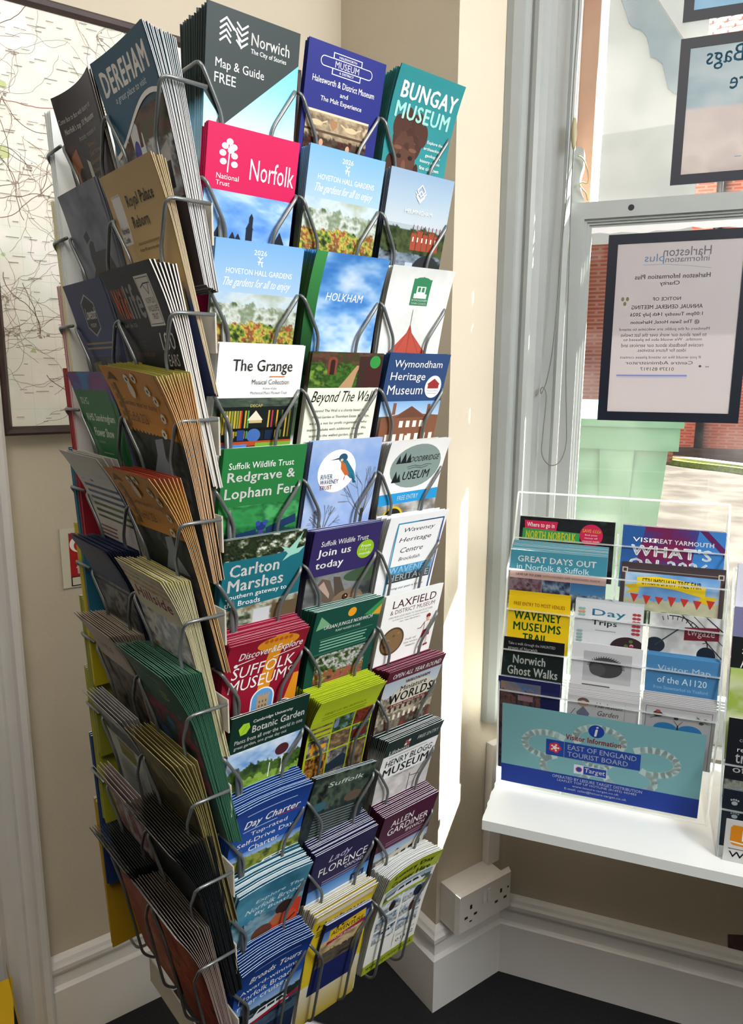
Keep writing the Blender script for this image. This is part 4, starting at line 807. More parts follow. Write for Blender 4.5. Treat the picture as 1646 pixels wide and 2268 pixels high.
leaf(2, 2, 'pale grey town council leaflet', 'pale grey leaflet with a small green market cross badge and red spire', [(0, '#e6e6e2'), (.5, '#d9dad6'), (1, '#b8b9b4')],
     [P(0, 0, 97, 125, [(0, ['#eceeea', '#dfe1de', '#d2d4d1'], 2, 3)], 111), hall, L([(44, 46), (44, 66)], .6, '#6e4038'), Y([(44, 62), (40, 72), (12, 98), (78, 98), (48, 72)], '#b5584a'), L([(44, 62), (44, 98)], .5, '#8c3f34'), L([(44, 66), (24, 98)], .5, '#8c3f34'), L([(44, 66), (64, 98)], .5, '#8c3f34'), R(16, 98, 74, 112, '#dccfc0'), [R(18+k*9, 98, 20+k*9, 112, '#33231e') for k in range(7)], R(28, 102, 60, 112, '#5a4238')],
     n=6, pt=.0024, top=.041, tilt=13, bend=.008, roll=1, x0=.0085, topc='#eceef2', side='#a9a9a6')
house = [P(0, 56, 97, 74, [(0, ['#88b2dc', '#b4cfe8'], 0, .9)], 2), Y([(4, 76), (30, 72), (50, 62), (70, 72), (97, 74), (97, 125), (4, 125)], '#8a5f48'), Y([(26, 76), (50, 62), (74, 76)], '#74503e'), R(20, 58, 25, 72, '#8a5f48'), R(76, 60, 81, 73, '#8a5f48'), [R(34+k*11, 80, 40+k*11, 88, '#eeeae0') for k in range(4)], [R(14+k*12, 96, 20+k*12, 106, '#eeeae0') for k in range(7)], C(18, 112, 14, 8, '#3c4c2c'), C(82, 112, 12, 9, '#3c4c2c'), R(46, 98, 56, 114, '#e6e2d8')]
leaf(2, 3, 'slate blue heritage museum leaflet', 'slate blue leaflet with white title, round house badge and brick house photo', [(0, '#33507f'), (.27, '#33507f'), (.29, '#7d6a58'), (.5, '#2c2a2a'), (1, '#22242c')],
     [R(0, 0, 97, 57, '#35527f'), house, T(9, 8, 86, 19, 'Wymondham', WH), T(7, 22, 62, 34, 'Heritage', WH), T(6, 37, 62, 48, 'Museum', WH), C(78, 39, 13.5, 13.5, WH), Y([(67, 36), (78, 29), (89, 36)], '#a03a3a'), R(69, 36, 87, 41, '#a03a3a'), T(68, 43, 88, 45, 'Wymondham', '#5a4a48'), T(70, 46, 86, 48, 'Heritage', '#5a4a48')],
     n=9, pt=.0028, pb=.0014, top=.041, tilt=13, bend=.004, x0=.0075, side='#2c3e5c', topc='#d8dde8')
def fir(x, y, h_, c='#23282a'): return [Y([(x, y-h_), (x+h_*.34, y), (x-h_*.34, y)], c)]
leaf(2, 4, 'white museum leaflet with a grey oval', 'white leaflet with a grey green oval of fir trees and a blue band', [(0, '#efefec'), (.3, '#e8e8e5'), (.31, '#2f9fd6'), (.36, '#2f9fd6'), (.37, '#8a8c8a'), (1, '#4a4a4a')],
     [R(0, 0, 97, 66, '#f4f4f2'), C(50, 33, 41, 28, '#93a59f'), fir(20, 28, 11), fir(28, 28, 14), fir(36, 28, 12), T(38, 20.5, 86, 27.5, 'OODBRIDGE', '#23282a', .8, .15), L([(36, 33.5), (48, 32), (58, 34), (68, 32), (76, 33)], 1, '#5e6e70'), L([(38, 36), (50, 34.5), (60, 36.5), (70, 34.5)], 1, '#5e6e70'), fir(20, 52, 15), fir(26, 52, 11), T(32, 39, 76, 50, 'USEUM', '#23282a', .8, .15), R(0, 66, 97, 80, '#2f9fd6'), T(30, 70, 64, 76, 'FREE ENTRY', WH, .5), P(0, 80, 97, 125, [(0, ['#6a6864', '#9a9690', '#c9c9c6'], 5, 3), (.3, ['#d8dcdc', '#b0b6b6', '#e8ecec'], 3, 5)], 121), C(26, 98, 17, 15, '#d9bd2a'), C(26, 98, 14, 12.4, '#2c2a20')],
     n=11, pt=.0028, pb=.0014, top=.036, tilt=13, bend=.012, roll=1, x0=.0085, side='#9a9a98', topc='#e2e2e4', backs=[[(0, '#d9d9d6'), (.35, '#d0d0cc'), (.37, '#3a3a3c'), (1, '#2a2a2c')]])
leaf(2, 5, 'white heritage centre leaflet with blue border', 'white leaflet with thin blue border lines and italic black title', [(0, '#f4f4f4'), (1, '#dcdcdc')],
     [R(0, 0, 97, 130, '#f4f5f5'), L([(16, 130), (16, 10), (92, 10)], 1.8, '#2f9ac4'), L([(50, 10), (92, 10), (92, 130)], 1.8, '#274f9c'), T(28, 17, 80, 24.5, 'Waveney', '#1c1c1c', 0, .35), T(24, 30, 78, 38, 'Heritage', '#1c1c1c', 0, .35), T(30, 44, 68, 51, 'Centre', '#1c1c1c', 0, .35), T(30, 57, 66, 62, 'Brockdish', '#333333', 0, .3), P(16, 69, 90, 92, [(0, ['#3f8fc0', '#5fa8d0', '#2c5a80'], 4, 2), (.5, ['#20262a', '#3c464a', '#5a6468'], 8, 4)], 131), T(18, 70, 86, 79, 'WAVENEY', '#a8d4ec', 1), T(20, 81, 88, 90, 'HERITAGE', '#d0d8dc', 1), T(22, 99, 82, 103, 'Giving our past a future', '#2a2a2a', 0, .3)],
     n=9, pt=.0026, pb=.0014, top=.042, tilt=14, bend=.006, x0=.0085, topc='#eef0f8', side='#c0c0bf')
scot = [C(82, 44, 3.6, 3.4, '#8a2f34'), C(82, 48.5, 2.6, 3, '#e2b8a0'), Y([(77, 52), (87, 51), (88, 64), (78, 65)], '#f0eeea'), L([(77, 53), (72, 60), (66, 60)], 1, '#8a2f34'), L([(77, 52), (78, 65), (88, 64), (87, 51), (77, 52)], .5, '#8a2f34'), Y([(77, 65), (89, 64), (90, 74), (75, 76)], '#a02c34'), R(78, 75, 80, 88, '#f0eeea'), R(85, 74, 87, 87, '#f0eeea'), L([(79, 75), (78, 88)], .6, '#8a2f34'), L([(86, 74), (87, 87)], .6, '#8a2f34'), Y([(74, 88), (81, 87), (81, 90), (74, 91)], '#a02c34'), Y([(83, 87), (90, 86), (90, 89), (83, 90)], '#a02c34')]
leaf(2, 6, 'white district museum leaflet', 'white leaflet with a brown stone ball and a small figure in red', [(0, '#f2f2f0'), (1, '#e0e0dc')],
     [R(0, 0, 97, 130, '#f4f4f2'), T(14, 9, 88, 20, 'LAXFIELD', '#6a2a32', .3), T(12, 22.5, 88, 28.5, '& DISTRICT MUSEUM', '#6a2a32'), T(11, 31.5, 86, 34, 'OPEN FROM GOOD FRIDAY TO THE END OF OCTOBER', '#77706e'), T(18, 36, 80, 38.2, 'SATURDAYS, SUNDAYS & BANK HOLIDAYS', '#77706e'), T(30, 40, 66, 42.2, '2.00pm - 5.00pm  FREE ADMISSION', '#77706e'), C(24, 68, 20, 20, '#5d4a36'), P(10, 56, 38, 80, [(0, ['#7d6448', '#a88a62', '#5d4a34', '#8f7652'], 6, 6)], 141), C(24, 68, 17.5, 17.5, '#8c7250'), [C(18+5*math.cos(k*2.1)*k*.5, 66+4*math.sin(k*1.7)*k*.5, 2.2, 1.8, ['#a08460', '#6e5840'][k % 2]) for k in range(7)], scot, T(48, 70, 66, 72.5, 'Full of', '#777777'), T(46, 75, 70, 77.5, 'little window', '#777777'), T(50, 80, 66, 82.5, 'treasures', '#777777'), Y([(50, 104), (58, 102), (58, 112), (50, 113)], '#4a2a34'), R(20, 110, 97, 125, '#6a4a38')],
     n=3, pt=.0022, top=.040, tilt=14, x0=.0075)
leaf(2, 7, 'maroon banded miniature village leaflet', 'maroon banded leaflet with a black arched title over a grand facade photo', [(0, '#6b2338'), (.09, '#5f1d31'), (.1, '#a8a296'), (1, '#3c1420')],
     [R(0, 0, 97, 18, '#66203a'), P(0, 18, 97, 125, [(0, ['#b4c2cc', '#d3dade'], 0, .4), (.22, ['#8d8474', '#c2b8a4', '#6e6658', '#aaa08e'], 9, 9), (.6, ['#5f5a50', '#938a7a', '#3c3a34', '#8c4a3c'], 8, 6)], 151, .08, 1.5), [R(10+k*9, 62+(k % 3), 14+k*9, 70, '#4c463c') for k in range(9)], [R(10+k*9, 76, 14+k*9, 84, '#e2d8c4') for k in range(9)], R(20, 38, 90, 58, '#d8d3c4'), C(55, 38, 30, 10, '#d8d3c4'), T(9, 6, 91, 13.5, 'OPEN ALL YEAR ROUND', WH, .6, .1), T(36, 23, 78, 28, 'WROXHAM', '#6e2a34', .8), T(30, 31, 76, 39.5, 'Miniature', '#1c1a18', 1.2), T(14, 41, 90, 56, 'WORLDS', '#1c1a18', 1.8), R(16, 58, 84, 63, '#6e2434'), T(20, 59, 80, 62, 'A MODEL WORLD FOR ALL', '#e8dcc8')],
     n=15, pt=.0028, pb=.0013, top=.042, tilt=14, bend=.010, roll=1, x0=.0075, side='#54182a', topc='#b88a9c')
leaf(2, 8, 'white lifeboat museum leaflet', 'white leaflet with dark green top band and bold capital title', [(0, '#243a38'), (.12, '#243a38'), (.13, '#eef0ee'), (.35, '#c8c9c6'), (1, '#bdbdbb')],
     [R(0, 0, 97, 26, '#243836'), R(0, 26, 97, 130, '#eceeed'), P(0, 66, 97, 130, [(0, ['#cfcdca', '#bcb9b6', '#d9d8d6'], 3, 3)], 161), [R(32+k*5, 9+m_*5, 36+k*5, 13+m_*5, ['#c9504a', '#e9e2dc'][(k+m_) % 2]) for k in range(2) for m_ in range(2)], T(8, 18, 42, 24.5, 'Lifeboats', WH, .8), T(54, 10, 92, 16, 'FREE ENTRY', '#cfd8d4', 0, .1), LN(10, 86, 30, 1, 3, 1.3, '#a6aaa8'), T(8, 35, 90, 46, 'HENRY BLOGG', '#23302e', .5), T(7, 49, 88, 63, 'MUSEUM', '#23302e', 1.2), T(28, 67, 66, 70, 'CROMER, NORFOLK', '#8a8c8a'), L([(60, 76), (60, 110)], 1, '#2c2c2c'), L([(60, 80), (84, 84), (82, 92)], 1, '#2c2c2c')],
     n=11, pt=.0027, pb=.0013, top=.044, tilt=14, bend=.008, x0=.0075, topc='#e2e8ea', side='#7d8684')
leaf(2, 9, 'plum river barge leaflet', 'plum leaflet with thin white capitals over a cream boat cabin photo', [(0, '#55243f'), (.32, '#50223b'), (.36, '#8f9ba6'), (.5, '#3a3a40'), (1, '#241420')],
     [R(0, 0, 97, 66, '#562541'), P(0, 64, 97, 125, [(0, ['#8fa6c0', '#b8c6d2'], 0, .3), (.22, ['#2a2a2c', '#55504c', '#8d8880', '#1b1b1d'], 9, 5)], 171), Y([(6, 84), (92, 70), (92, 110), (6, 118)], '#c9c4b4'), [Y([(12+k*13, 90-k*2), (20+k*13, 88.5-k*2), (20+k*13, 106-k*1.6), (12+k*13, 107-k*1.6)], '#2c2a2c') for k in range(6)], T(17, 14, 56, 25, 'ALLEN', WH), T(14, 28, 88, 40, 'GARDINER', WH), T(50, 43, 84, 49, 'IPSWICH', WH), LN(16, 86, 53, 2, 4, 1.5, '#a8849a')],
     n=11, pt=.0027, pb=.0013, top=.032, tilt=14, bend=.006, x0=.0075, topc='#e0dcea', side='#4a2238', dtop=-.0005)
lux = []
for k in range(2):
    for q in range(3): lux.append(P(6+k*44, 58+q*27, 46+k*44, 81+q*27, [(0, ['#c9d8e4', '#eef2f4', '#8fa8bc', '#3c4a54'], 5, 5), (.5, ['#2c343a', '#8f9aa2', '#d6dade', '#4a5c3a'], 6, 6)], 181+k+3*q, cell=1.5))
leaf(2, 10, 'olive green day boat leaflet', 'olive green and white leaflet with a photo grid, curled top, lowest row', [(0, '#b7c244'), (.14, '#a9b438'), (.3, '#c9ccb0'), (.8, '#e2e4da'), (.97, '#a9b438'), (1, '#a9b438')],
     [R(0, 0, 97, 205, '#f0f1ec'), R(0, 0, 97, 30, '#a8b438'), Y([(60, 30), (97, 4), (97, 30)], '#b9c65c'), P(6, 33, 92, 55, [(0, ['#8fa8bc', '#c4d2dc'], 0, .5), (.4, ['#4a5c4a', '#7a8a78'], 5, 5)], 185), boat(12, 48, 72), R(6, 53, 92, 58, '#a8b438'), lux, boat(12, 124, 30), C(30, 72, 6, 9, '#3a3230'), C(72, 98, 5, 10, '#7a5a48'), C(76, 70, 7, 10, '#2f3a4c'), R(50, 139, 92, 166, '#f0f1ec'), T(54, 144, 90, 150, 'DayCruisers', '#8a9a3a', .5), T(56, 154, 90, 161, '01502', '#55606a', .6), R(0, 172, 97, 190, '#a8b438'), T(6, 176, 92, 186, 'www.daycruisers.co.uk', '#23280f', .5), T(16, 6, 86, 16, 'Luxury Day', '#23280f', .3), T(14, 19, 84, 29, 'Cruiser Hire', '#23280f', .3)],
     n=14, pt=.0022, pb=.0016, top=.046, tilt=14, bend=.006, bow=-.006, x0=.0075, topc='#f0f2f4', side='#d9dbd2', H_=190, nx=6, backs=[[(0, '#e4e6e0'), (1, '#d9dbd2')]])

# ------------------------------------------------------------------ larger brochures on the shaded face
def broch(i, j, desc, label, bands, ops, **k):
    a = dict(x0=.0040, W_=112, H_=205, tilt=10, side='#b9b4aa', name='brochure'); a.update(k)
    a['bend'] = min(a.get('bend', 0)+.007, .019); a['pt'] = min(a.get('pt', .002)*.52, .0026); a['pb'] = min(a.get('pb', .001)*.7, .0014); a['th'] = min(a.get('th', .0007), .0014); a['top'] = a.get('top', .047)-.006; a['W_'] = min(a['W_']+4, 123); a['x0'] = max(a['x0']-.003, .002); nm = a.pop('name')
    return stack(nm, 'brochure', fr_l(j, i), desc, label, bands, ops, **a)
street = [P(0, 52, 115, 130, [(0, ['#2e3a26', '#53583c', '#6e4a3c', '#3a2a24'], 5, 5), (.35, ['#4a3a34', '#7d7a78', '#b9bcbd', '#2c2622'], 5, 5), (.7, ['#3b2a26', '#6a5a52', '#a8aaa8'], 5, 5)], 201), Y([(36, 66), (48, 58), (60, 70), (62, 88), (50, 100), (40, 92)], '#d0d2d2'), C(45, 84, 6.5, 11, '#4a479a'), R(52, 60, 58, 80, '#5a3530'), Y([(14, 62), (28, 60), (30, 72)], '#c9c6b8'), Y([(70, 96), (84, 92), (80, 124), (64, 126)], '#5c3830'), Y([(88, 90), (104, 84), (106, 112), (92, 118)], '#b4b0ac'), L([(80, 92), (84, 110)], .7, '#2a2624'), R(96, 100, 103, 122, '#332c2a'), Y([(28, 104), (52, 108), (46, 128), (24, 126)], '#8d9aa4')]
wave = [(0, 78)]+[(x, 66-22*math.sin((x/115-.28)*3.9)) for x in np.linspace(0, 115, 16)]
broch(1, 0, 'teal topped town visitor brochure', 'teal topped town brochure with bold white capitals and a curved white edge, shaded face', [(0, '#2f5d70'), (.24, '#2f5d70'), (.27, '#4a4038'), (1, '#3a2c28')],
      [street, Y([(0, 0), (115, 0)]+[(x, 62-18*math.sin((x/115-.34)*3.6)+2) for x in np.linspace(115, 0, 16)], '#e8e8e4'), Y([(0, 0), (115, 0)]+[(x, 60-18*math.sin((x/115-.34)*3.6)) for x in np.linspace(115, 0, 16)], '#2f6076'), T(9, 10, 106, 30, 'DEREHAM', '#e6e4de', 2.2), T(26, 33, 92, 40, 'a great place to visit', '#c9d6da', 0, .15)],
      n=15, pt=.0030, pb=.0013, top=.046, tilt=11, topc='#c9cac8', side='#c2c3c0', bow=-.002)
eye = [P(0, 44, 105, 130, [(0, ['#17120f', '#2c1f18', '#0f0c0a'], 5, 4)], 211), Y([(0, 50), (20, 46), (26, 60), (42, 130), (0, 130)], '#4a3020'), Y([(8, 58), (24, 52), (36, 84), (44, 130), (14, 130)], '#96623c'), C(27, 80, 8, 9, '#3c2418'), C(28, 82, 5, 5, '#1b120e'), L([(20, 76), (26, 73), (33, 77)], 1.4, '#2a1a12'), Y([(44, 66), (52, 70), (66, 120), (58, 124)], '#b5b0a8'), L([(40, 60), (62, 126)], .8, '#1b1512')]
broch(0, 0, 'black history museums brochure', 'black brochure with white lettering and half a painted face', [(0, '#241c18'), (.5, '#2c211b'), (1, '#3f2c20')],
      [R(0, 0, 105, 50, '#2a201b'), eye, T(2, 21, 84, 27.5, 'Come face to face with history at', '#d8d4cc', .5), T(10, 31, 88, 38.5, "Norfolk's top 10 Museums", '#d8d4cc', .8), T(38, 43, 86, 48, 'Includes museums in:', '#c9c4ba', .3), [T(56-k*0, 53+k*8, 56+w_, 57.5+k*8, s_, '#9a7c54') for k, (s_, w_) in enumerate((('Norwich', 20), ('Great Yarmouth', 34), ('Gressenhall', 26), ('Cromer', 18), ('Thetford', 20), ('King\'s Lynn', 28)))]],
      n=3, pt=.0024, top=.048, tilt=10, W_=105, bow=-.006, x0=.012, side='#b8b6b0', bend=-.006)
broch(1, 1, 'gold castle palace brochure', 'gold brochure with a white block and black title, second row', [(0, '#b99e6a'), (.5, '#b59a64'), (.6, '#4a5478'), (1, '#27304f')],
      [R(0, 0, 115, 104, '#b89d68'), R(9, 20, 29, 62, '#d6d4d0'), [R(9+k*1.7, 18.4, 9.9+k*1.7, 20, '#d6d4d0') for k in range(12)], T(11, 46, 27.5, 52, 'Norwich', '#2a2622', .4), T(11, 54.5, 24, 60, 'Castle', '#2a2622', .4), T(40, 22, 98, 35, 'Royal Palace', '#2f2820', .8), T(40, 40, 75, 50, 'Reborn', '#2f2820', .8), LN(40, 88, 63, 1, 3, 1.5, '#8a7346'), T(40, 68, 82, 72, 'A story 900 years in the making', '#4a3c26', .4), LN(44, 78, 81, 2, 5, 1.8, '#6b5836'), [R(10+k*18, 97, 22+k*18, 101, '#5a4a30') for k in range(5)], [R(4+k*11, 106+(k % 2)*4, 10+k*11, 130, ['#39477a', '#8d8248'][k % 2]) for k in range(10)]],
      n=6, pt=.0030, top=.042, tilt=13, side='#b4a587', topc='#cbbfa4')
broch(0, 1, 'stormy grey fort brochure', 'grey stormy sky brochure with a dark fort silhouette on the shaded face', [(0, '#5d6270'), (.4, '#6e7076'), (.5, '#3c3b3a'), (1, '#302e2e')],
      [P(0, 0, 108, 130, [(0, ['#4d5260', '#6e7380', '#84868c'], 3, 4)], 221), Y([(42, 54), (50, 50), (56, 52), (56, 62), (86, 62), (96, 76), (104, 90), (104, 130), (30, 130), (36, 86), (44, 78), (40, 66)], '#393736'), Y([(34, 44), (46, 40), (50, 48), (38, 52)], '#2a2a2e')],
      n=6, pt=.0024, top=.046, tilt=11, W_=108, side='#8a9098', x0=.009, topc='#9a9da2')
broch(1, 2, 'black wildlife magazine', 'black wildlife magazine with orange and grey title and a white badge', [(0, '#1d1c1d'), (.6, '#1b1a1b'), (1, '#1a1719')],
      [R(0, 0, 115, 150, '#1d1c1d'), T(7, 17, 35, 45, 'Wild', '#c9652f', 1.4), T(36, 15, 68, 46, 'life', '#8f8d8b', 1.4), R(70, 10, 100, 54, '#d6d2cc'), L([(72, 12), (98, 12), (98, 52), (72, 52), (72, 12)], .6, '#1d1c1d'), L([(76, 20), (84, 17), (96, 17)], 1, '#1d1c1d'), L([(82, 18), (88, 26), (93, 18)], .9, '#1d1c1d'), T(77, 29, 95, 34, 'NORFOLK', '#1d1c1d'), T(76, 36, 96, 41, 'WILDLIFE', '#1d1c1d'), T(80, 43, 92, 48, 'TRUST', '#1d1c1d'), T(10, 49, 40, 54, 'April - July 2026', '#b8b4ae', .3), T(22, 64, 48, 71, 'Events', '#4a4644'), T(22, 76, 62, 83, 'Workshops', '#6e4e38'), T(22, 88, 42, 95, 'Talks', '#4a4644'), T(82, 60, 110, 76, '100', '#c9c6c2'), T(82, 80, 110, 91, 'YEARS', '#c9c6c2'), L([(84, 98), (108, 98)], .7, '#c9c6c2'), Y([(72, 104), (84, 100), (94, 150), (82, 150)], '#a8a8a6'), P(40, 110, 66, 150, [(0, ['#1d1c1d', '#3a2420', '#1d1c1d'], 4, 6)], 225)],
      n=7, pt=.0048, pb=.0020, top=.050, tilt=12, th=.0022, side='#c6c2ba', topc='#cfccc6', bend=.004)
broch(0, 2, 'navy coastal museum brochure', 'navy brochure with a dark hexagon badge above pottery, shaded face', [(0, '#343d66'), (.45, '#313a60'), (.5, '#3c4048'), (1, '#2a2c38')],
      [R(0, 0, 112, 130, '#343d66'), Y([(34, 20), (52, 12), (70, 22), (70, 48), (52, 56), (34, 46)], '#9aa0aa'), Y([(35.5, 21), (52, 14), (68.5, 23), (68.5, 47), (52, 54), (35.5, 45)], '#1d2226'), T(38, 26, 68, 38, 'Lowestoft', '#d6d4d0', .8, .25), T(44, 42, 60, 46, 'MUSEUM', '#b9b8b4'), LN(14, 98, 62, 2, 5, 2, '#8a7c58', .05), L([(8, 76), (104, 76)], .6, '#4f587c'), P(6, 78, 108, 130, [(0, ['#2c3038', '#3a3d44'], 4, 4)], 231), Y([(22, 84), (44, 82), (46, 128), (28, 128)], '#70705c'), C(70, 86, 9, 8, '#4a4e52'), Y([(64, 98), (84, 98), (86, 128), (66, 128)], '#8a8878')],
      n=5, pt=.0028, top=.048, tilt=11, W_=112, x0=.007, side='#8f9096')
flow = lambda x, y: [C(x+3.2*math.cos(a), y+3.2*math.sin(a), 2.2, 1.6, '#e6dfce') for a in np.linspace(0, 6.28, 8)[:-1]]+[C(x, y, 1.8, 1.8, '#5a4020')]
def garden(year, top):
    return [R(0, 0, 115, 66, '#cc8f2c'), P(0, 62, 115, 150, [(0, ['#23261f', '#3d4238', '#2c302c', '#565a50'], 5, 5), (.5, ['#2a2724', '#45413c', '#5a5650', '#1f1d1b'], 6, 6)], 241+top), Y([(60, 68), (78, 64), (76, 84), (96, 104), (44, 104), (58, 84)], '#8d949a'), Y([(44, 104), (96, 104), (100, 114), (46, 112)], '#5a5856'), R(12, 16, 17, 60, '#7c5a1c'), [R(7+m_*4, 18+k*9, 9.5+m_*4, 24+k*9, '#8d6a24') for k in range(5) for m_ in range(3)], Y([(6, 14), (16, 5), (26, 14), (16, 12)], '#6b4c18'), flow(46, 10), flow(62, 8), flow(84, 18), flow(98, 42), flow(96, 26), flow(90, 58), C(50, 20, 5.5, 8, '#e2d8c0'), T(22, 31, 92, 38, 'Gardens open for charity', '#4a2f14', .8), T(24, 43, 62, 53, year, '#4a2f14')]
broch(1, 3, 'amber county garden guide', 'amber garden guide with white daisies over a grey pavilion photo, fourth row', [(0, '#b8b04c'), (.03, '#c88c2c'), (.3, '#c88c2c'), (.32, '#2c2f2a'), (1, '#2a2826')], garden('Suffolk 2026', 1),
      n=13, pt=.0034, pb=.0014, top=.052, tilt=12, bend=.005, bow=-.004, side='#c9a884', topc='#9a9a52', dtop=-.0003, W_=124, roll=-5)
broch(0, 3, 'green flower show brochure', 'green flower show brochure with a pink bloom and pale serif title', [(0, '#2f6d9a'), (.05, '#5a3f78'), (.12, '#2f7a44'), (1, '#235c34')],
      [P(0, 0, 112, 30, [(0, ['#3f7ab0', '#5a4f8c', '#8a3f78', '#3f6a9c'], 3, 1)], 251), R(0, 20, 100, 150, '#2f7444'), T(10, 28, 30, 36, 'RHS', '#c9d6c6'), T(12, 46, 92, 57, 'RHS Sandringham', '#d8e0d2', 1), T(22, 62, 78, 72, 'Flower Show', '#d8e0d2', 1), T(28, 77, 46, 80, '22-26 July', '#a8c0a4'), LN(34, 66, 90, 6, 9, 1.2, '#8fb494'), C(80, 116, 7, 14, '#c9738c'), C(84, 104, 5, 9, '#d88fa4'), C(76, 132, 9, 10, '#7c4f84'), C(88, 140, 8, 9, '#3f6ab0'), L([(78, 84), (80, 140)], .8, '#6a3f4c')],
      n=5, pt=.0028, top=.050, tilt=10, W_=108, x0=.008, bow=-.003, side='#7a6a94', topc='#5f88ac')
broch(1, 4, 'orange county garden guide', 'orange garden guide with red top edges on a pile curling outwards, fifth row', [(0, '#a4402a'), (.02, '#b5492c'), (.03, '#c8882c'), (.3, '#c8882c'), (.31, '#23272a'), (1, '#1f1f20')], garden('Norfolk 2026', 9),
      n=8, pt=.0034, pb=.0014, top=.052, tilt=13, bend=.012, bow=-.003, side='#b8986c', topc='#a8442e', W_=106, x0=.014)
broch(0, 4, 'white landscape photo brochure', 'white edged brochure with a blue hill photo bending far outwards', [(0, '#d4d0c8'), (.2, '#3f5878'), (.5, '#4f5e4c'), (1, '#c9c4ba')],
      [R(0, 0, 112, 150, '#cfcac2'), P(12, 22, 112, 80, [(0, ['#d4d2cc', '#bfc4c8'], 3, 2), (.2, ['#324a72', '#4a6488', '#28405f'], 4, 3), (.62, ['#3f5a3c', '#5a7048', '#2f4430'], 6, 4)], 261, .12), LN(10, 60, 90, 3, 5, 2, '#8a5a54')],
      n=4, pt=.0024, top=.058, tilt=12, bend=.022, W_=112, x0=.008, side='#c9c5bc', topc='#cfcbc2')
broch(1, 5, 'cream animal sanctuary brochure', 'cream brochure with dark red title and yellow torn edges in a tilted pile', [(0, '#d2cba4'), (.2, '#cfc8ae'), (.4, '#a8a49c'), (1, '#b5aca0')],
      [R(0, 0, 100, 150, '#cdc6aa'), P(0, 8, 100, 26, [(0, ['#cdc6aa', '#b98a4a', '#cdc6aa', '#8a6a3c'], 5, 3)], 271), T(10, 28, 92, 42, 'Hillside', '#8a2a34', 1.6, .2), P(0, 54, 100, 130, [(0, ['#c9c4bc', '#9aa0a6', '#e0dcd4', '#6e6e72'], 4, 4), (.6, ['#b9a694', '#7a5a44', '#cdbfae', '#8d3f38'], 6, 5)], 272)],
      n=12, pt=.0030, pb=.0013, top=.050, tilt=13, W_=100, x0=.012, bend=.008, side='#bdb894', topc='#c8c39e', roll=-2, backs=[[(0, '#cbc4a2'), (1, '#b9b29c')], [(0, '#c9bf3a'), (.05, '#cbc4a2'), (1, '#b9b29c')]])
broch(0, 5, 'navy concertina brochure', 'navy brochure in a thick dark pile slumping over its wires', [(0, '#28304f'), (.4, '#232b48'), (.5, '#3a3c42'), (1, '#2c2c34')],
      [R(0, 0, 108, 60, '#252d4c'), P(0, 50, 108, 150, [(0, ['#6a6a64', '#3c3d3c', '#8f8c84', '#2a2b2a'], 6, 6)], 281)],
      n=14, pt=.0030, pb=.0013, top=.054, tilt=11, W_=108, x0=.009, bend=.012, side='#2a3350', topc='#3c4661')
broch(1, 6, 'sage green gift leaflet', 'sage green pile with a small yellow oval on the front copy, shaded face', [(0, '#3f6a52'), (.5, '#35594a'), (1, '#26402f')],
      [R(0, 0, 112, 150, '#33604a'), C(66, 44, 11, 6, '#8fa04a'), C(66, 44, 8, 4, '#5f7f44'), T(22, 20, 78, 27, 'Norfolk', '#6f9c84', 0, .3), P(0, 62, 112, 150, [(0, ['#2c4a34', '#8a4a54', '#33503c', '#5a6a8c'], 4, 4)], 291)],
      n=17, pt=.0028, pb=.0012, top=.052, tilt=13, W_=112, x0=.007, bend=.012, side='#3a6650', topc='#5c8a74')
broch(0, 6, 'taupe folded brochure', 'taupe brochure with plum lettering in a thick fanned pile', [(0, '#b0a294'), (.5, '#a89a8c'), (1, '#6a625c')],
      [R(0, 0, 106, 60, '#b5a89a'), T(20, 30, 66, 42, 'GUIDE', '#6e3448', .8), P(0, 56, 106, 150, [(0, ['#4a4642', '#7a736a', '#2c2a28'], 5, 5)], 301)],
      n=15, pt=.0030, pb=.0012, top=.054, tilt=12, W_=106, x0=.010, bend=.014, side='#9c8f82', topc='#b4a797')
broch(1, 7, 'khaki paper leaflet', 'khaki paper leaflet in a loose uneven pile lower on the shaded face', [(0, '#8f8450'), (.3, '#7d7346'), (1, '#4a4430')],
      [P(0, 0, 108, 150, [(0, ['#8a7f4e', '#6a6040', '#9a9060'], 4, 5), (.4, ['#3c3626', '#5a5138', '#26241c'], 5, 5)], 311)],
      n=8, pt=.0042, pb=.0018, top=.050, tilt=12, W_=108, x0=.010, bend=.010, side='#8a8054', topc='#a59a68', jit=2.5)
broch(0, 7, 'pale grey photo brochure', 'pale grey brochure with a misty landscape photo and olive panel', [(0, '#b8b8b6'), (.3, '#8d8d8a'), (.5, '#7a7a3c'), (1, '#a8a8a4')],
      [P(0, 0, 108, 60, [(0, ['#bdbdbc', '#9a9a9a', '#d0d0ce'], 3, 3), (.5, ['#5a5a58', '#3c3c3a', '#8a8a88'], 6, 5)], 321), R(0, 58, 108, 150, '#b8b9b4'), R(30, 60, 82, 84, '#7f7a3a'), LN(14, 90, 92, 5, 5, 1.8, '#8a8a88')],
      n=7, pt=.0026, top=.050, tilt=12, W_=108, x0=.009, bend=.014, side='#a9a9a6', topc='#b9b9b8')
broch(1, 8, 'black fold out brochure', 'black brochure in the thickest pile with dull gold back edges', [(0, '#3a372e'), (.1, '#15171a'), (1, '#101214')],
      [R(0, 0, 112, 150, '#131619'), LN(20, 80, 20, 2, 6, 2, '#2c3034')],
      n=18, pt=.0032, pb=.0012, top=.054, tilt=12, W_=112, x0=.007, bend=.012, side='#1c1f22', topc='#4a473c', dtop=-.0002)
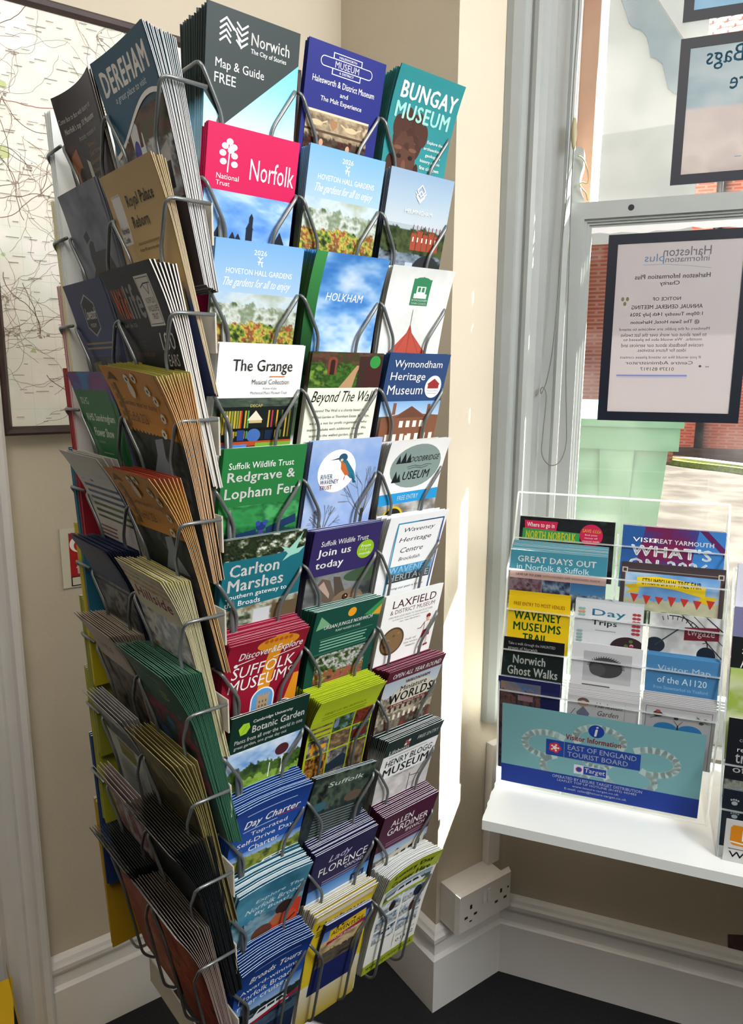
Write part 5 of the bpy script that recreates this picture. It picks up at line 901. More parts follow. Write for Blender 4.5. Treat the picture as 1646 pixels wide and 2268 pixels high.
broch(0, 8, 'pink and white craft brochure', 'pink and white brochure standing slightly open beside the black pile', [(0, '#c9b8b4'), (.4, '#8a5a58'), (1, '#5a4644')],
      [P(0, 0, 100, 150, [(0, ['#b9a8a4', '#7a4a4c', '#cfc8c2', '#4a3a3a'], 5, 6)], 331)],
      n=5, pt=.0034, top=.044, tilt=12, W_=100, x0=.013, bend=.010, side='#a49c96', topc='#bdb6b0', jit=2)
broch(1, 9, 'red and grey event brochure', 'red fronted brochure with grey brown page edges, lowest on the shaded face', [(0, '#5a524a'), (.2, '#6a4a44'), (.4, '#8c3a34'), (1, '#7a2f2c')],
      [P(0, 0, 110, 50, [(0, ['#5c554c', '#453f38', '#6e665c'], 5, 4)], 341), P(0, 46, 110, 160, [(0, ['#9c3f36', '#7a2c28', '#b0564a', '#4a1f1e'], 4, 6)], 342)],
      n=13, pt=.0032, pb=.0013, top=.054, tilt=12, W_=110, x0=.008, bend=.010, side='#8a8078', topc='#7a7268', jit=1.8)
broch(0, 9, 'charcoal pleated brochure', 'charcoal brochure in a fanned pile at the lowest far end of the shaded face', [(0, '#2f322e'), (.4, '#17191a'), (.41, '#a0605a'), (1, '#8a4a48')],
      [R(0, 0, 106, 64, '#191c1d'), P(0, 64, 106, 190, [(0, ['#b06a60', '#945048', '#c47c70'], 3, 4)], 351)],
      n=13, pt=.0030, pb=.0012, top=.054, tilt=12, W_=106, x0=.009, bend=.014, side='#202324', topc='#3c3f3a')
# a tall yellow flyer standing behind the landscape brochure
o = stack('flyer', 'flyer', Frame(fr_l(4, 0).O+u*.022, -v, u), 'x', 'yellow flyer with black address lines seen between wires on the shaded face', [(0, '#d8c62a'), (1, '#c9b824')],
      [R(0, 0, 100, 60, '#d6c42a'), [T(16, 8+k*10, 16+w_, 15+k*10, s_, '#23200c', .8) for k, (s_, w_) in enumerate((('RAF', 20), ('Fakenham', 52), ('Bircham', 44), ('Newton', 40), ('Norfolk', 42), ('NR19', 24)))]], n=1, top=.088, tilt=9, x0=.012, W_=98, H_=205)

# ------------------------------------------------------------------ edges of the piles hung on the face towards the wall
backs = [('white ribbed', '#cfd6d4', '#dfe3e2', 6), ('yellow edged white', '#cfc27a', '#d6d4cc', 4), ('red edged white', '#b0504c', '#c9c6c2', 4), ('scarlet', '#9c2430', '#8c2430', 5), ('teal', '#2f5a70', '#2f6a80', 3),
         ('bright yellow', '#b9a92c', '#b5a424', 4), ('olive yellow', '#8a8a2c', '#8f9030', 5), ('mustard', '#94902a', '#9a9a34', 6), ('dark blue', '#27406f', '#27406f', 3), ('amber yellow', '#b8931c', '#a8871c', 4)]
for j, (nm, c_, k2, n_) in enumerate(backs):
    stack('pamphlet', 'pamphlet', fr_b(j, 0), nm+' pamphlet facing the map wall', nm+' pamphlet on the rack face nearest the map wall', [(0, k2), (1, k2)], None, n=n_, pt=.0034, pb=.0022, top=.048, tilt=9, side=c_, th=.0018, back=k2)

# ------------------------------------------------------------------ white shelf on the sill and the acrylic leaflet holders
ZS = .600
mb = MB()
pts = [WW(.024, -.366, ZS-.016), WW(1.30, -.366, ZS-.016), WW(1.30, -.048, ZS-.016), WW(.024, -.048, ZS-.016)]
edge_ = [WW(.0235+RNG.uniform(-.0012, .0012), -.05-.316*(1-k/46), ZS-.016) for k in range(47)]
mb.prism([WW(1.30, -.05, ZS-.016), WW(1.30, -.366, ZS-.016)][::-1][::-1]+edge_, Z*.016)
tag(mb.build('wall_shelf', MAT['shelf']), 'white melamine shelf with a chipped end under the window', 'shelf')
def holder(name, label, s0, s1, tiers, front, zb, divs, lipd=.062):
    """clear stepped holder: a back panel, side panels, and per tier a front lip, a floor and dividers"""
    r = tag(empty(name, WW((s0+s1)/2, front, zb)), label, 'leaflet holder')
    ob, zt_ = tiers[0][0], tiers[0][1]
    t = .003
    sp = [(front, zb), (front-.0, zb+.0)]
    prof_ = [(o, z) for o, z in tiers[1:]][::-1]
    side_poly = [(front, zb)] + prof_ + [(ob, zt_)] + [(ob+.02, zt_-.06), (front+.16, zb)]
    for s_ in (s0, s1-t):
        mb = MB(); mb.prism([WW(s_, o, z) for o, z in side_poly], w*t, mi=0)
        k = len(side_poly)
        for i in range(len(prof_)+1):                       # bright polished front edge
            a, b = side_poly[i], side_poly[i+1]
            mb.tube([WW(s_+t/2, a[0]-.0004, a[1]), WW(s_+t/2, b[0]-.0004, b[1])], .0016, 6, mi=1)
        mb.build('side_panel', [MAT['acrylic'], MAT['edge']], r)
    mb = MB(); a, b = WW(s0, ob, zt_), WW(s0, front+.15, zb)
    mb.prism([WW(s0+t, ob, zt_), WW(s0+t, ob+.003, zt_), WW(s0+t, ob+.08, zb), WW(s0+t, ob+.077, zb)], w*(s1-s0-2*t), mi=0)
    mb.tube([WW(s0+.0015, ob, zt_), WW(s1-.0015, ob, zt_)], .0016, 6, mi=1); mb.build('back_panel', [MAT['acrylic'], MAT['edge']], r)
    for q, (o, z) in enumerate(tiers[1:]):
        last = q == len(tiers)-2
        h = (z-zb) if last else .052
        oo = front if last else o+.004
        mb = MB(); mb.prism([WW(s0+t, o, z), WW(s0+t, o+.0025, z), WW(s0+t, oo+.0025, z-h), WW(s0+t, oo, z-h)], w*(s1-s0-2*t), mi=0)
        mb.tube([WW(s0+.001, o+.001, z), WW(s1-.001, o+.001, z)], .00135, 6, mi=1)
        if last: mb.tube([WW(s0+.001, oo+.001, zb+.0016), WW(s1-.001, oo+.001, zb+.0016)], .0016, 6, mi=1)
        mb.build('front_panel', [MAT['acrylic'], MAT['edge']], r)
        for sd in divs[q]:
            mb = MB(); mb.prism([WW(sd, o+.003, z-.008), WW(sd, o+.012, z+.018), WW(sd, o+.028, z+.016), WW(sd, o+.028, z-h), WW(sd, oo+.003, z-h)], w*.0028, mi=0)
            mb.tube([WW(sd+.0014, oo+.003, z-h), WW(sd+.0014, o+.0025, z-.006), WW(sd+.0014, o+.012, z+.018)], .0016, 6, mi=1)
            mb.build('divider', [MAT['acrylic'], MAT['edge']], r)
    return r
T1 = [(-.158, ZS+.488), (-.187, ZS+.415), (-.237, ZS+.373), (-.243, ZS+.307), (-.258, ZS+.243), (-.277, ZS+.180)]
holder('leaflet_holder', 'clear acrylic five-tier holder with a blue card front on the white shelf', .025, .353, T1, -.256, ZS, [[.190], [.191], [.131, .242], [.131, .243], [.130, .243]])
def hleaf(nm, cat, tier, s_, top, desc, label, bands, ops, T_=T1, **k):
    o, z = T_[tier]; a = dict(tilt=-6, d0=.0045 if tier != 2 or T_ is not T1 else .0125, x0=0, n=4, pt=.0016, pb=.0012, jit=.6, topc='#c9cccd', side='#c2c4c6', H_=105); a.update(k)
    if tier == 5: a['tilt'] = 6.6; a['H_'] = min(a['H_'], 172 if T_ is T1 else 98)
    elif tier != 1: a['H_'] = 92 if T_ is T1 else 138
    return stack(nm, cat, Frame(WW(s_, o, z), w, n), desc, label, bands, ops, top=top, **a)
hleaf('booklet', 'booklet', 1, .034, .036, 'black coast guide booklet', 'black booklet with pink, green and red title patches, back row', [(0, '#1b1d1f'), (1, '#1b1d1f')],
      [P(0, 0, 152, 80, [(0, ['#15171a', '#202427', '#121315', '#2c3336'], 6, 4)], 401), Y([(8, 6), (62, 6), (60, 21), (9, 22)], '#b8264f'), T(12, 9, 57, 19, 'Where to go in', WH, 1), Y([(6, 19), (98, 22), (98, 39), (5, 39)], '#3a8a50'), T(11, 23, 92, 37, 'NORTH NORFOLK', '#d8d23a', 2), T(6, 41, 98, 51, 'Discover your best days out', '#d0d2d2', .6), C(116, 24, 18, 18, '#b8264f'), T(102, 14, 130, 19.5, 'SAVE £££s', '#e0c83a', 1), T(106, 22, 126, 25.5, 'find your', WH, .5), T(106, 27, 126, 30.5, 'money off', WH, .5), T(103, 32, 129, 35.5, 'coupons inside', WH, .5)],
      W_=152, n=6, pt=.003, pb=.0018, th=.0016, tilt=-10, H_=100, topc='#d4d6d6', side='#bfc3c4')
hleaf('booklet', 'booklet', 1, .198, .033, 'blue and magenta resort booklet', 'blue and magenta booklet with bold white events title, back row', [(0, '#27508c'), (1, '#3a7ab0')],
      [P(0, 0, 150, 80, [(0, ['#7d1f4c', '#6a1f50', '#3a3f80', '#22508c'], 2, 2)], 405), Y([(0, 0), (34, 0), (20, 80), (0, 80)], '#2a5a94'), Y([(112, 0), (150, 0), (150, 80), (100, 80)], '#3a78b4'), Y([(112, 0), (124, 0), (150, 26), (150, 38)], '#5a1f58'), T(16, 18, 54, 25, 'VISIT', WH), T(42, 18, 134, 25, 'GREAT YARMOUTH', WH, 1.2), T(14, 29, 132, 47, "WHAT'S", '#e8ecee', 2), T(12, 51, 130, 70, 'ON 2026', '#e0e6ea', 2)],
      W_=150, n=7, pt=.003, pb=.0018, th=.0016, tilt=-10, H_=100, topc='#c8bcb4', side='#8fb0a4', roll=-.6)
hleaf('booklet', 'booklet', 2, .028, .030, 'teal days out booklet', 'teal booklet with white capitals and a pink strip, second row of the holder', [(0, '#4a8ea0'), (1, '#c9a8a0')],
      [R(0, 0, 151, 34, '#468a9c'), T(12, 9, 135, 19, 'GREAT DAYS OUT', WH, 1.2), T(11, 22, 125, 31, 'in Norfolk & Suffolk', '#c6dce2'), R(0, 34, 151, 46, '#c6a79e'), T(10, 38, 51, 41.5, 'SAVE UP TO £200', '#4a2a2c', .8), T(53, 38, 142, 41.5, 'WITH MONEY OFF VOUCHERS INSIDE', '#8a6a66'), P(0, 46, 52, 90, [(0, ['#3a2c34', '#6a4a54', '#8a7a80', '#23202a'], 5, 4)], 411), P(53, 46, 97, 90, [(0, ['#1f2f4c', '#2c3f5c', '#8a98a8'], 4, 4)], 412), P(98, 46, 151, 90, [(0, ['#3a6a94', '#4f84ac'], 0, .5), (.4, ['#2a3440', '#5a6874', '#a8b4bc'], 5, 4)], 413)],
      W_=151, n=9, pt=.003, pb=.0016, th=.0016, H_=120, topc='#c3cbc4', side='#aeb7b6', dtop=-.0012)
bunt = [Y([(16+k*18, 42+(k % 3)), (28+k*18, 43+(k % 3)), (22+k*18, 56+(k % 2)*2)], '#c23c34') for k in range(7)]
hleaf('booklet', 'booklet', 2, .200, .020, 'brown bordered tree fair flyer', 'brown bordered flyer with a yellow banner and red bunting', [(0, '#4a4042'), (1, '#4a4042')],
      [R(0, 0, 148, 90, '#4c4244'), R(7, 9, 141, 90, '#5f8cc0'), P(7, 9, 141, 90, [(0, ['#4f82bc', '#7aa6d2', '#b8cbd8'], 2, 2), (.5, ['#b9b89c', '#c6c2a6', '#a8aa90'], 2, 3), (.78, ['#3f5a30', '#5a7440', '#34492a'], 5, 3)], 421, .06), L([(4, 5), (144, 5)], .8, '#a89c94'), L([(7, 8), (7, 90)], .8, '#a89c94'), L([(141, 8), (141, 90)], .8, '#a89c94'), R(2, 2, 10, 10, '#c9beb4'), R(3.5, 3.5, 8.5, 8.5, '#4c4244'), R(138, 2, 146, 10, '#c9beb4'), R(139.5, 3.5, 144.5, 8.5, '#4c4244'), Y([(6, 30), (28, 26), (28, 40), (8, 42), (16, 36)], '#d8bc26'), Y([(118, 36), (140, 38), (132, 44), (136, 52), (112, 46)], '#d8bc26'), Y([(24, 16), (50, 13), (80, 15), (122, 22), (122, 40), (80, 31), (50, 29), (24, 32)], '#e2c62a'), T(32, 17, 116, 27, 'STRUMPSHAW TREE FAIR', '#2a2414', .8), bunt, [C(x, 74, r_, 7, '#44603a') for x, r_ in ((14, 10), (40, 14), (66, 11), (96, 15), (128, 13))]],
      W_=148, n=2, pt=.003, pb=.002, H_=110, topc='#4a4042', side='#4a4042', dtop=-.005, d0=.0125)
hleaf('flyer', 'flyer', 3, .030, .022, 'yellow museums trail flyer', 'yellow flyer with green capitals and a red top line in the acrylic holder', [(0, '#d8b81c'), (1, '#d2b21a')],
      [R(0, 0, 98, 110, '#d8b91e'), T(9, 9, 90, 15, 'FREE ENTRY TO MOST VENUES', '#b03a24', .7), T(10, 23, 86, 38, 'WAVENEY', '#2a6a2c', 2), T(10, 42, 86, 56, 'MUSEUMS', '#2a6a2c', 2), T(26, 60, 66, 73, 'TRAIL', '#2a6a2c', 2)],
      W_=98, n=4, pt=.0032, topc='#d0b220', side='#d0b220', dtop=-.0035)
hleaf('flyer', 'flyer', 3, .136, .026, 'white day trips flyer', 'white day trips flyer with painted leaves and a flower photo', [(0, '#cdd0d2'), (1, '#c6c8ca')],
      [R(0, 0, 102, 110, '#cccfd2'), T(26, 11, 76, 25, 'Day', '#5aa6c4', 1), T(26, 28, 64, 39, 'Trips', '#2a2c30', 1), LN(32, 66, 44, 1, 3, 1.4, '#9a9ea2'), [C(92+q*3, 14+k*6, 3.4, 2.2, '#a8484c') for k in range(6) for q in (-1, 1)], [C(8+q*5, 12+k*5, 3, 2, ['#8fb4ac', '#c99a7a'][k % 2]) for k in range(3) for q in (0, 1)], [C(7+q*4, 48+k*5, 2.6, 2, '#8fa8a8') for k in range(4) for q in (0, 1)], C(82, 68, 26, 18, '#3a2c30'), [C(66+6*math.cos(k*2.3)*k*.5+14, 66+5*math.sin(k*1.9)*k*.35, 3, 2.6, ['#b0506a', '#8a3a50', '#5a6a44', '#c98a98'][k % 4]) for k in range(9)]],
      W_=102, n=5, pt=.0018, topc='#7a8698', dtop=-.001)
dial = [L([(34+44*math.cos(a), 52+44*math.sin(a)), (34+50*math.cos(a), 52+50*math.sin(a))], 1.1, '#23262a') for a in np.linspace(-1.9, 1.2, 22)]
hleaf('flyer', 'flyer', 3, .247, .020, 'grey dial leaflet', 'grey leaflet with a black instrument dial and maroon label', [(0, '#c9cac8'), (1, '#9a9b9a')],
      [P(0, 0, 104, 110, [(0, ['#c6c7c5', '#a6a8a8', '#d2d3d2'], 2, 2)], 431), dial, [L([(34+50*math.cos(a), 52+50*math.sin(a)) for a in np.linspace(-1.7, 1.4, 14)], 1.6, '#26292c')], L([(46, 0), (104, 60)], 3, '#33363a'), L([(62, 0), (104, 40)], 2, '#4a4e52'), L([(80, 0), (104, 20)], 3, '#33363a'), C(10, 50, 14, 12, '#2a3240'), L([(10, 50), (44, 20)], 2, '#3a4048'), C(82, 58, 13, 13, '#1f2a38'), Y([(50, 18), (98, 14), (98, 34), (50, 38)], '#6a2430'), T(54, 20, 92, 33, 'twgaze', '#d8cccc', .3)],
      W_=104, n=3, pt=.0016, topc='#d2d4d4')
hleaf('flyer', 'flyer', 4, .026, .020, 'black ghost walks flyer', 'black flyer with ragged pale lettering about evening walks', [(0, '#1a1f22'), (1, '#1c2624')],
      [R(0, 0, 98, 20, '#17191c'), R(0, 20, 98, 110, '#1c2624'), T(9, 7, 84, 13, 'Take a walk through the HAUNTED', '#c9ccca', .5), T(9, 14.5, 56, 19.5, 'streets of Norwich', '#c9ccca', .5), T(18, 28, 70, 42, 'Norwich', '#c6cac4', 1.6), T(10, 46, 90, 61, 'Ghost Walks', '#c6cac4', 1.6)],
      W_=98, n=2, pt=.0016, topc='#3a3e40', side='#2a2e30')
hog = [C(52, 36, 25, 16, '#4a4a4c'), C(40, 40, 12, 10, '#57575a')]+[L([(52+22*math.cos(a), 36+13*math.sin(a)), (52+28*math.cos(a+.1), 36+18*math.sin(a+.1))], 1, '#3c3c3e') for a in np.linspace(3.2, 6.2, 22)]
hleaf('flyer', 'flyer', 4, .136, .026, 'white hedgehog flyer', 'white bordered flyer with a grey photo of a hedgehog', [(0, '#c8c9cb'), (1, '#c2c3c6')],
      [R(0, 0, 105, 110, '#c9cacd'), R(18, 12, 90, 60, '#a8aaac'), hog, R(18, 52, 90, 60, '#b2b3b5'), R(18, 65, 60, 67, '#5a5a5c')], W_=105, n=2, pt=.0016, topc='#d2d3d5')
hleaf('flyer', 'flyer', 4, .247, .021, 'blue visitor map', 'mid blue folded visitor map with white lettering in the acrylic holder', [(0, '#4f86b0'), (1, '#426f96')],
      [R(0, 0, 102, 110, '#4a7ea8'), T(16, 14, 90, 26, 'Visitor Map', '#d2dde6', .3), T(17, 31, 86, 41, 'of the A1120', '#c6d4de'), T(12, 46, 88, 51, 'from Stowmarket to Yoxford', '#8fb0c8')], W_=102, n=7, pt=.0022, topc='#5f98c4', side='#4a7aa0', dtop=-.0012)
hleaf('flyer', 'flyer', 5, .025, .024, 'indigo street photo brochure', 'indigo brochure with a dim street photo and sideways white lettering', [(0, '#23264f'), (1, '#23264f')],
      [R(0, 0, 98, 180, '#26295a'), P(4, 8, 68, 150, [(0, ['#7a6a5c', '#4a6a94', '#8d7a64'], 3, 6), (.12, ['#4a3a3c', '#7a5a54', '#2c2428', '#5f5058'], 6, 9)], 441), R(32, 30, 56, 40, '#9a7a84'), [T(76, 26, 90, 60, 't', '#c2c6da'), ]][0:1]+[P(4, 8, 68, 150, [(0, ['#7a6a5c', '#4a6a94', '#8d7a64'], 3, 6), (.12, ['#4a3a3c', '#7a5a54', '#2c2428', '#5f5058'], 6, 9)], 441), R(32, 30, 56, 40, '#9a7a84')], W_=98, n=5, pt=.0016, topc='#aeb4c0', H_=190)
hleaf('flyer', 'flyer', 5, .135, .010, 'white garden club flyer', 'white flyer with handwritten club title and a small drawn figure', [(0, '#c4c4c6'), (1, '#bcbcbe')],
      [R(0, 0, 106, 160, '#c3c3c5'), T(42, 8, 82, 17, 'Harleston', '#3a3a3c', 0, .25), T(46, 22, 77, 31, 'Garden', '#3a3a3c', 0, .25), T(46, 36, 70, 45, 'Club', '#3a3a3c', 0, .25), C(24, 10, 9, 7, '#6a5450'), C(24, 14, 6, 6, '#c0a498'), Y([(14, 30), (24, 18), (34, 30), (30, 42), (18, 42)], '#7a7a90'), L([(12, 24), (6, 34)], 1, '#5a5a5c'), L([(86, 4), (86, 150)], .4, '#8a8a8c')], W_=106, n=8, pt=.0022, topc='#ccccd0', dtop=-.0018)
bfly = [C(34, 42, 17, 11, '#3f86bc'), C(68, 42, 17, 11, '#3f86bc'), C(40, 58, 11, 8, '#3f86bc'), C(62, 58, 11, 8, '#3f86bc'), R(50, 34, 52, 62, '#2a2c30'), L([(51, 34), (45, 26)], .7, '#2a2c30'), L([(51, 34), (57, 26)], .7, '#2a2c30')]
hleaf('flyer', 'flyer', 5, .246, .017, 'grey butterfly drawing flyer', 'pale grey flyer with a drawn blue butterfly and bird', [(0, '#b8b8ba'), (1, '#b0b0b2')],
      [R(0, 0, 102, 160, '#b9b9bb'), L([(5, 6), (97, 6), (97, 150), (5, 150), (5, 6)], .7, '#4a4a4c'), bfly, C(22, 18, 7, 5, '#3a3a3c'), C(22, 13, 3.4, 2.4, '#a84a44'), L([(12, 26), (34, 18)], 1, '#5a5450'), C(48, 22, 3.4, 2.4, '#4a4644'), [C(78+k*5, 18+(k % 2)*6, 3.4, 2.4, '#4a5a3c') for k in range(3)], L([(76, 14), (92, 24)], .7, '#4a5a3c')], W_=102, n=7, pt=.0022, topc='#c6c6cc', dtop=-.002)
# the printed card behind the lowest clear panel
rose = []
for k in range(5):
    a0 = -math.pi/2+k*2*math.pi/5; cx, cy = 153+62*math.cos(a0)*1.35, 74+34*math.sin(a0)
    ring = [(cx+36*math.cos(a), cy+22*math.sin(a)) for a in np.linspace(a0-2.0, a0+2.0, 14)]
    rose.append(L(ring, 11, '#b3c8c6'))
rose += [L([(153+22*math.cos(a), 74+16*math.sin(a)) for a in np.linspace(0, 6.28, 16)], 9, '#b3c8c6')]
card = [R(0, 0, 304, 114, '#79a8ad'), rose, R(0, 114, 304, 150, '#1c3f96'), C(148, 25, 12, 11.5, '#1f4496'), T(145, 16, 151, 34, 'i', WH, 1.5, .25), T(102, 38, 186, 48, 'Visitor Information', '#a8283c', 1.6), R(72, 53, 216, 82, '#24479a'), R(100, 53, 101, 82, '#5f9298'), [C(86+5.4*math.cos(a), 67+5.4*math.sin(a), 4.6, 4.6, '#c23a48') for a in np.linspace(0, 6.28, 6)[:-1]], C(86, 67, 3.4, 3.4, '#e6d6d8'), [C(86+5.4*math.cos(a), 67+5.4*math.sin(a), 1.6, 1.6, '#e6d6d8') for a in np.linspace(0, 6.28, 6)[:-1]], T(106, 57, 210, 66, 'EAST OF ENGLAND', '#d2dcea', .4), T(106, 69.5, 198, 78.5, 'TOURIST BOARD', '#d2dcea', .4), R(117, 91, 168, 108, '#c9d2e2'), R(118, 92, 167, 107, '#24479a'), R(118, 92, 132, 107, '#c9d2e2'), C(125, 99.5, 5, 5, '#b03448'), C(125, 99.5, 3.6, 3.6, '#24479a'), T(134, 94.5, 165, 105.5, 'Target', WH, .6, .1),
        T(84, 117, 222, 122.5, 'OPERATED BY LEISURE TARGET DISTRIBUTION', '#c9d4ea', 1), T(92, 124, 214, 129.5, 'LEAFLET TOP UP HOTLINE (01493) 443483', '#c9d4ea', 1), T(116, 131, 188, 136, 'www.leisure-target.co.uk', '#c9d4ea', 1), T(104, 137.5, 200, 143, 'E-mail: sales@leisure-target.co.uk', '#c9d4ea', 1)]
tl, bl = WW(.0335, -.2758, ZS+.158), WW(.0335, -.2586, ZS+.010)
D_ = (bl-tl)/np.linalg.norm(bl-tl); N_ = np.cross(w, D_); N_ = -N_ if np.dot(N_, n) > 0 else N_
o = flat_print('sign_card', tl, w, D_, N_, .304, .1485, .0004, '#5f9298', card, 'print', lift=.00015)
tag(o, 'teal and blue information card with a pale rose on the front of the acrylic holder', 'card')
# the second holder, cut by the edge of the photograph
T2 = [(-.205, ZS+.40), (-.225, ZS+.345), (-.250, ZS+.275), (-.268, ZS+.20), (-.292, ZS+.125), (-.318, ZS+.068)]
holder('leaflet_holder', 'second clear acrylic holder standing forward on the shelf beside the blue card', .3585, .58, T2, -.33, ZS+.0, [[], [], [], [], []])
hleaf('booklet', 'booklet', 1, .364, .065, 'plain white sheet pad', 'pad of blank white sheets topping the second acrylic holder', [(0, '#d2d4e2'), (1, '#d2d4e2')], [R(0, 0, 150, 80, '#d0d2e0')], T_=T2, W_=150, n=4, H_=110, topc='#e2e4ee')
hleaf('booklet', 'booklet', 2, .362, .075, 'grey event booklet', 'pale grey booklet with a mauve edge and black capitals in the second holder', [(0, '#b8bcbe'), (1, '#b8bcbe')],
      [R(0, 0, 15, 90, '#7d7ca0'), R(15, 0, 150, 90, '#bcc0c2'), T(20, 14, 82, 26, 'EXPLORE', '#5a6064', .4), T(20, 30, 82, 42, 'NORFOLK', '#1c1f22', .8), T(20, 46, 88, 58, 'CHURCHES', '#1c1f22', .8)], T_=T2, W_=150, n=3, H_=110)
hleaf('booklet', 'booklet', 3, .362, .108, 'black saint booklet', 'black booklet with white serif lettering in the second holder', [(0, '#202224'), (1, '#2a2c2e')],
      [R(0, 0, 150, 90, '#1f2123'), T(14, 16, 60, 28, 'St John', WH), T(13, 34, 62, 46, 'Pastoral', '#d8d8d8', 0, .3), L([(20, 80), (30, 56), (40, 80)], 2, '#5a5e60'), L([(50, 80), (58, 58), (66, 80)], 2, '#5a5e60')], T_=T2, W_=150, n=3, H_=120, side='#a83a5a', topc='#7a9a98', d0=.008)
hleaf('booklet', 'booklet', 4, .362, .138, 'lime green summer booklet', 'lime green booklet with a soft pale glow in the second holder', [(0, '#a9bd6a'), (1, '#9ab05a')],
      [P(0, 0, 150, 110, [(0, ['#a4b95e', '#b9c88a', '#c2c9a8', '#98ae52'], 2, 2)], 461), T(34, 62, 96, 74, 'Summer', '#2a3414')], T_=T2, W_=150, n=4, H_=120, topc='#8aa458', d0=.0165)
hleaf('booklet', 'booklet', 4, .364, .070, 'black archaeology leaflet', 'black leaflet with white title about treasure in the second holder', [(0, '#1d2026'), (1, '#17191d')],
      [R(0, 0, 146, 150, '#1b1e24'), C(44, 16, 8, 12, '#8a2a34'), T(24, 24, 66, 28, 'THE CHURCHES', '#a8aab0'), T(16, 30, 74, 34, 'CONSERVATION TRUST', '#a8aab0'), T(14, 42, 60, 49, 'reveal the', '#d2d4d8'), T(12, 52, 84, 66, 'treasures', '#e2e4e6', .4), T(10, 70, 70, 84, 'of ages', '#e2e4e6', .4), P(0, 92, 40, 150, [(0, ['#5c6058', '#8a8e84', '#3c403a'], 4, 5)], 465)], T_=T2, W_=146, n=3, H_=150, topc='#d2d2d4', d0=.003)
paw = lambda x, y: [C(x, y, 4, 3.4, '#aeb4b8')]+[C(x-4.5+k*3, y-5-(1 if k in (1, 2) else 0), 1.3, 1.7, '#aeb4b8') for k in range(4)]
hleaf('flyer', 'flyer', 5, .3615, .034, 'dark slate garden centre flyer', 'dark slate flyer with pale paw and leaf prints at the front of the second holder', [(0, '#232c38'), (1, '#232c38')],
      [R(0, 0, 98, 150, '#232c38'), paw(16, 22), paw(18, 44), paw(38, 60), C(38, 20, 3.4, 5, '#aeb4b8'), C(39, 40, 3.6, 4.4, '#aeb4b8'), T(56, 14, 92, 25, 'GARDEN', WH, .6), T(56, 29, 92, 40, 'COUNTRY', WH, .6), T(56, 44, 92, 55, 'CHURCH', WH, .6)], T_=T2, W_=98, n=4, pt=.0016, H_=138, topc='#8a98a4', d0=.0035)
o = flat_print('sign_card', WW(.3665, -.336, ZS+.066), w, -Z, -n, .150, .066, .0006, '#c9c9c8',
      [Y([(7, 12), (10, 8), (50, 8), (50, 40), (11, 39), (7, 34)], '#d08a24'), Y([(7, 33), (50, 36), (50, 39), (7, 35)], '#e8e2d6'), R(22, 15, 29, 31, '#ece8e0'), R(29, 26, 42, 31, '#ece8e0'), L([(6, 45), (142, 45)], .8, '#2a2a2c'), T(7, 49, 82, 61, 'Waveney', '#1c1e20', .5)], 'print', lift=.00015)
tag(o, 'white card with an orange rounded badge and black lettering standing against the second holder', 'card')

# ------------------------------------------------------------------ framed notices stuck on the window glass
def notice(name, label, s0_, z1_, W_, H_, off, ops, bw=.0165, bg='#bdb8b9'):
    r = tag(empty(name, WW(s0_+W_/2, off, z1_-H_)), label, 'notice')
    mb = MB(); a, b, c_, d_ = s0_, s0_+W_, z1_-H_, z1_
    for (x0, x1, y0, y1) in [(a, a+bw, c_, d_), (b-bw, b, c_, d_), (a+bw, b-bw, c_, c_+bw), (a+bw, b-bw, d_-bw, d_)]:
        mb.box(WW(x0, off-.0022, y0), w*(x1-x0), n*.0022, Z*(y1-y0))
    mb.build('border', MAT['navy'], r)
    o = flat_print('paper', WW(s0_+bw, off-.0010, z1_-bw), w, -Z, -n, W_-2*bw, H_-2*bw, .0002, bg, ops, 'lit', r, lift=.00006)
    return r
GK = '#5d5a60'
agm = [TM(76, 9, 152, 24, 'Harleston', '#6e6c72'), TM(80, 24, 150, 34, 'information', '#6e6c72'), TM(46, 19, 78, 36, 'plus', '#6f86a0'), L([(44, 37), (80, 37), (120, 41), (154, 46)], .6, '#7c8ea4'), TM(32, 53, 154, 61, 'Harleston Information Plus', GK, 1), TM(74, 65, 106, 74, 'Charity', GK, 1),
       TM(64, 92, 110, 98, 'NOTICE OF', GK, 1), TM(30, 105, 146, 112, 'ANNUAL GENERAL MEETING', GK, 1), TM(28, 118, 147, 126, '1:00pm Tuesday 14th July 2026', GK, 1), TM(30, 131, 143, 139, '@ The Swan Hotel, Harleston', GK, 1),
       TM(12, 144, 160, 150.5, 'Members of the public are welcome to attend', GK), TM(15, 153, 156, 159.5, 'to hear about our work over the last twelve', GK), TM(20, 162, 149, 168.5, 'months.  We would also be pleased to', GK), TM(17, 171, 152, 177.5, 'receive feedback about our services and', GK), TM(44, 180, 125, 186, 'ideas for future activities.', GK), TM(16, 193, 150, 199, 'If you would like to attend please contact', GK), TM(26, 202, 138, 208, 'Centre Administrator', GK), TM(52, 213, 108, 219, '01379 851917', GK), R(12, 226, 130, 229, '#8f98c8'), L([(12, 231), (130, 231)], .5, '#8f98c8'),
       [C(14+k*4, 94+(k % 2)*8, 2.6, 3.6, '#7d8468') for k in range(3)], C(150, 211, 2.2, 2, '#5a585c'), C(160, 212, 1, 1, '#5a585c'), C(163, 212, 1, 1, '#5a585c')]
notice('notice_frame', 'black bordered meeting notice on the lower window pane, lettering seen from behind', .1365, 1.528, .2355, .3255, .0293, agm)
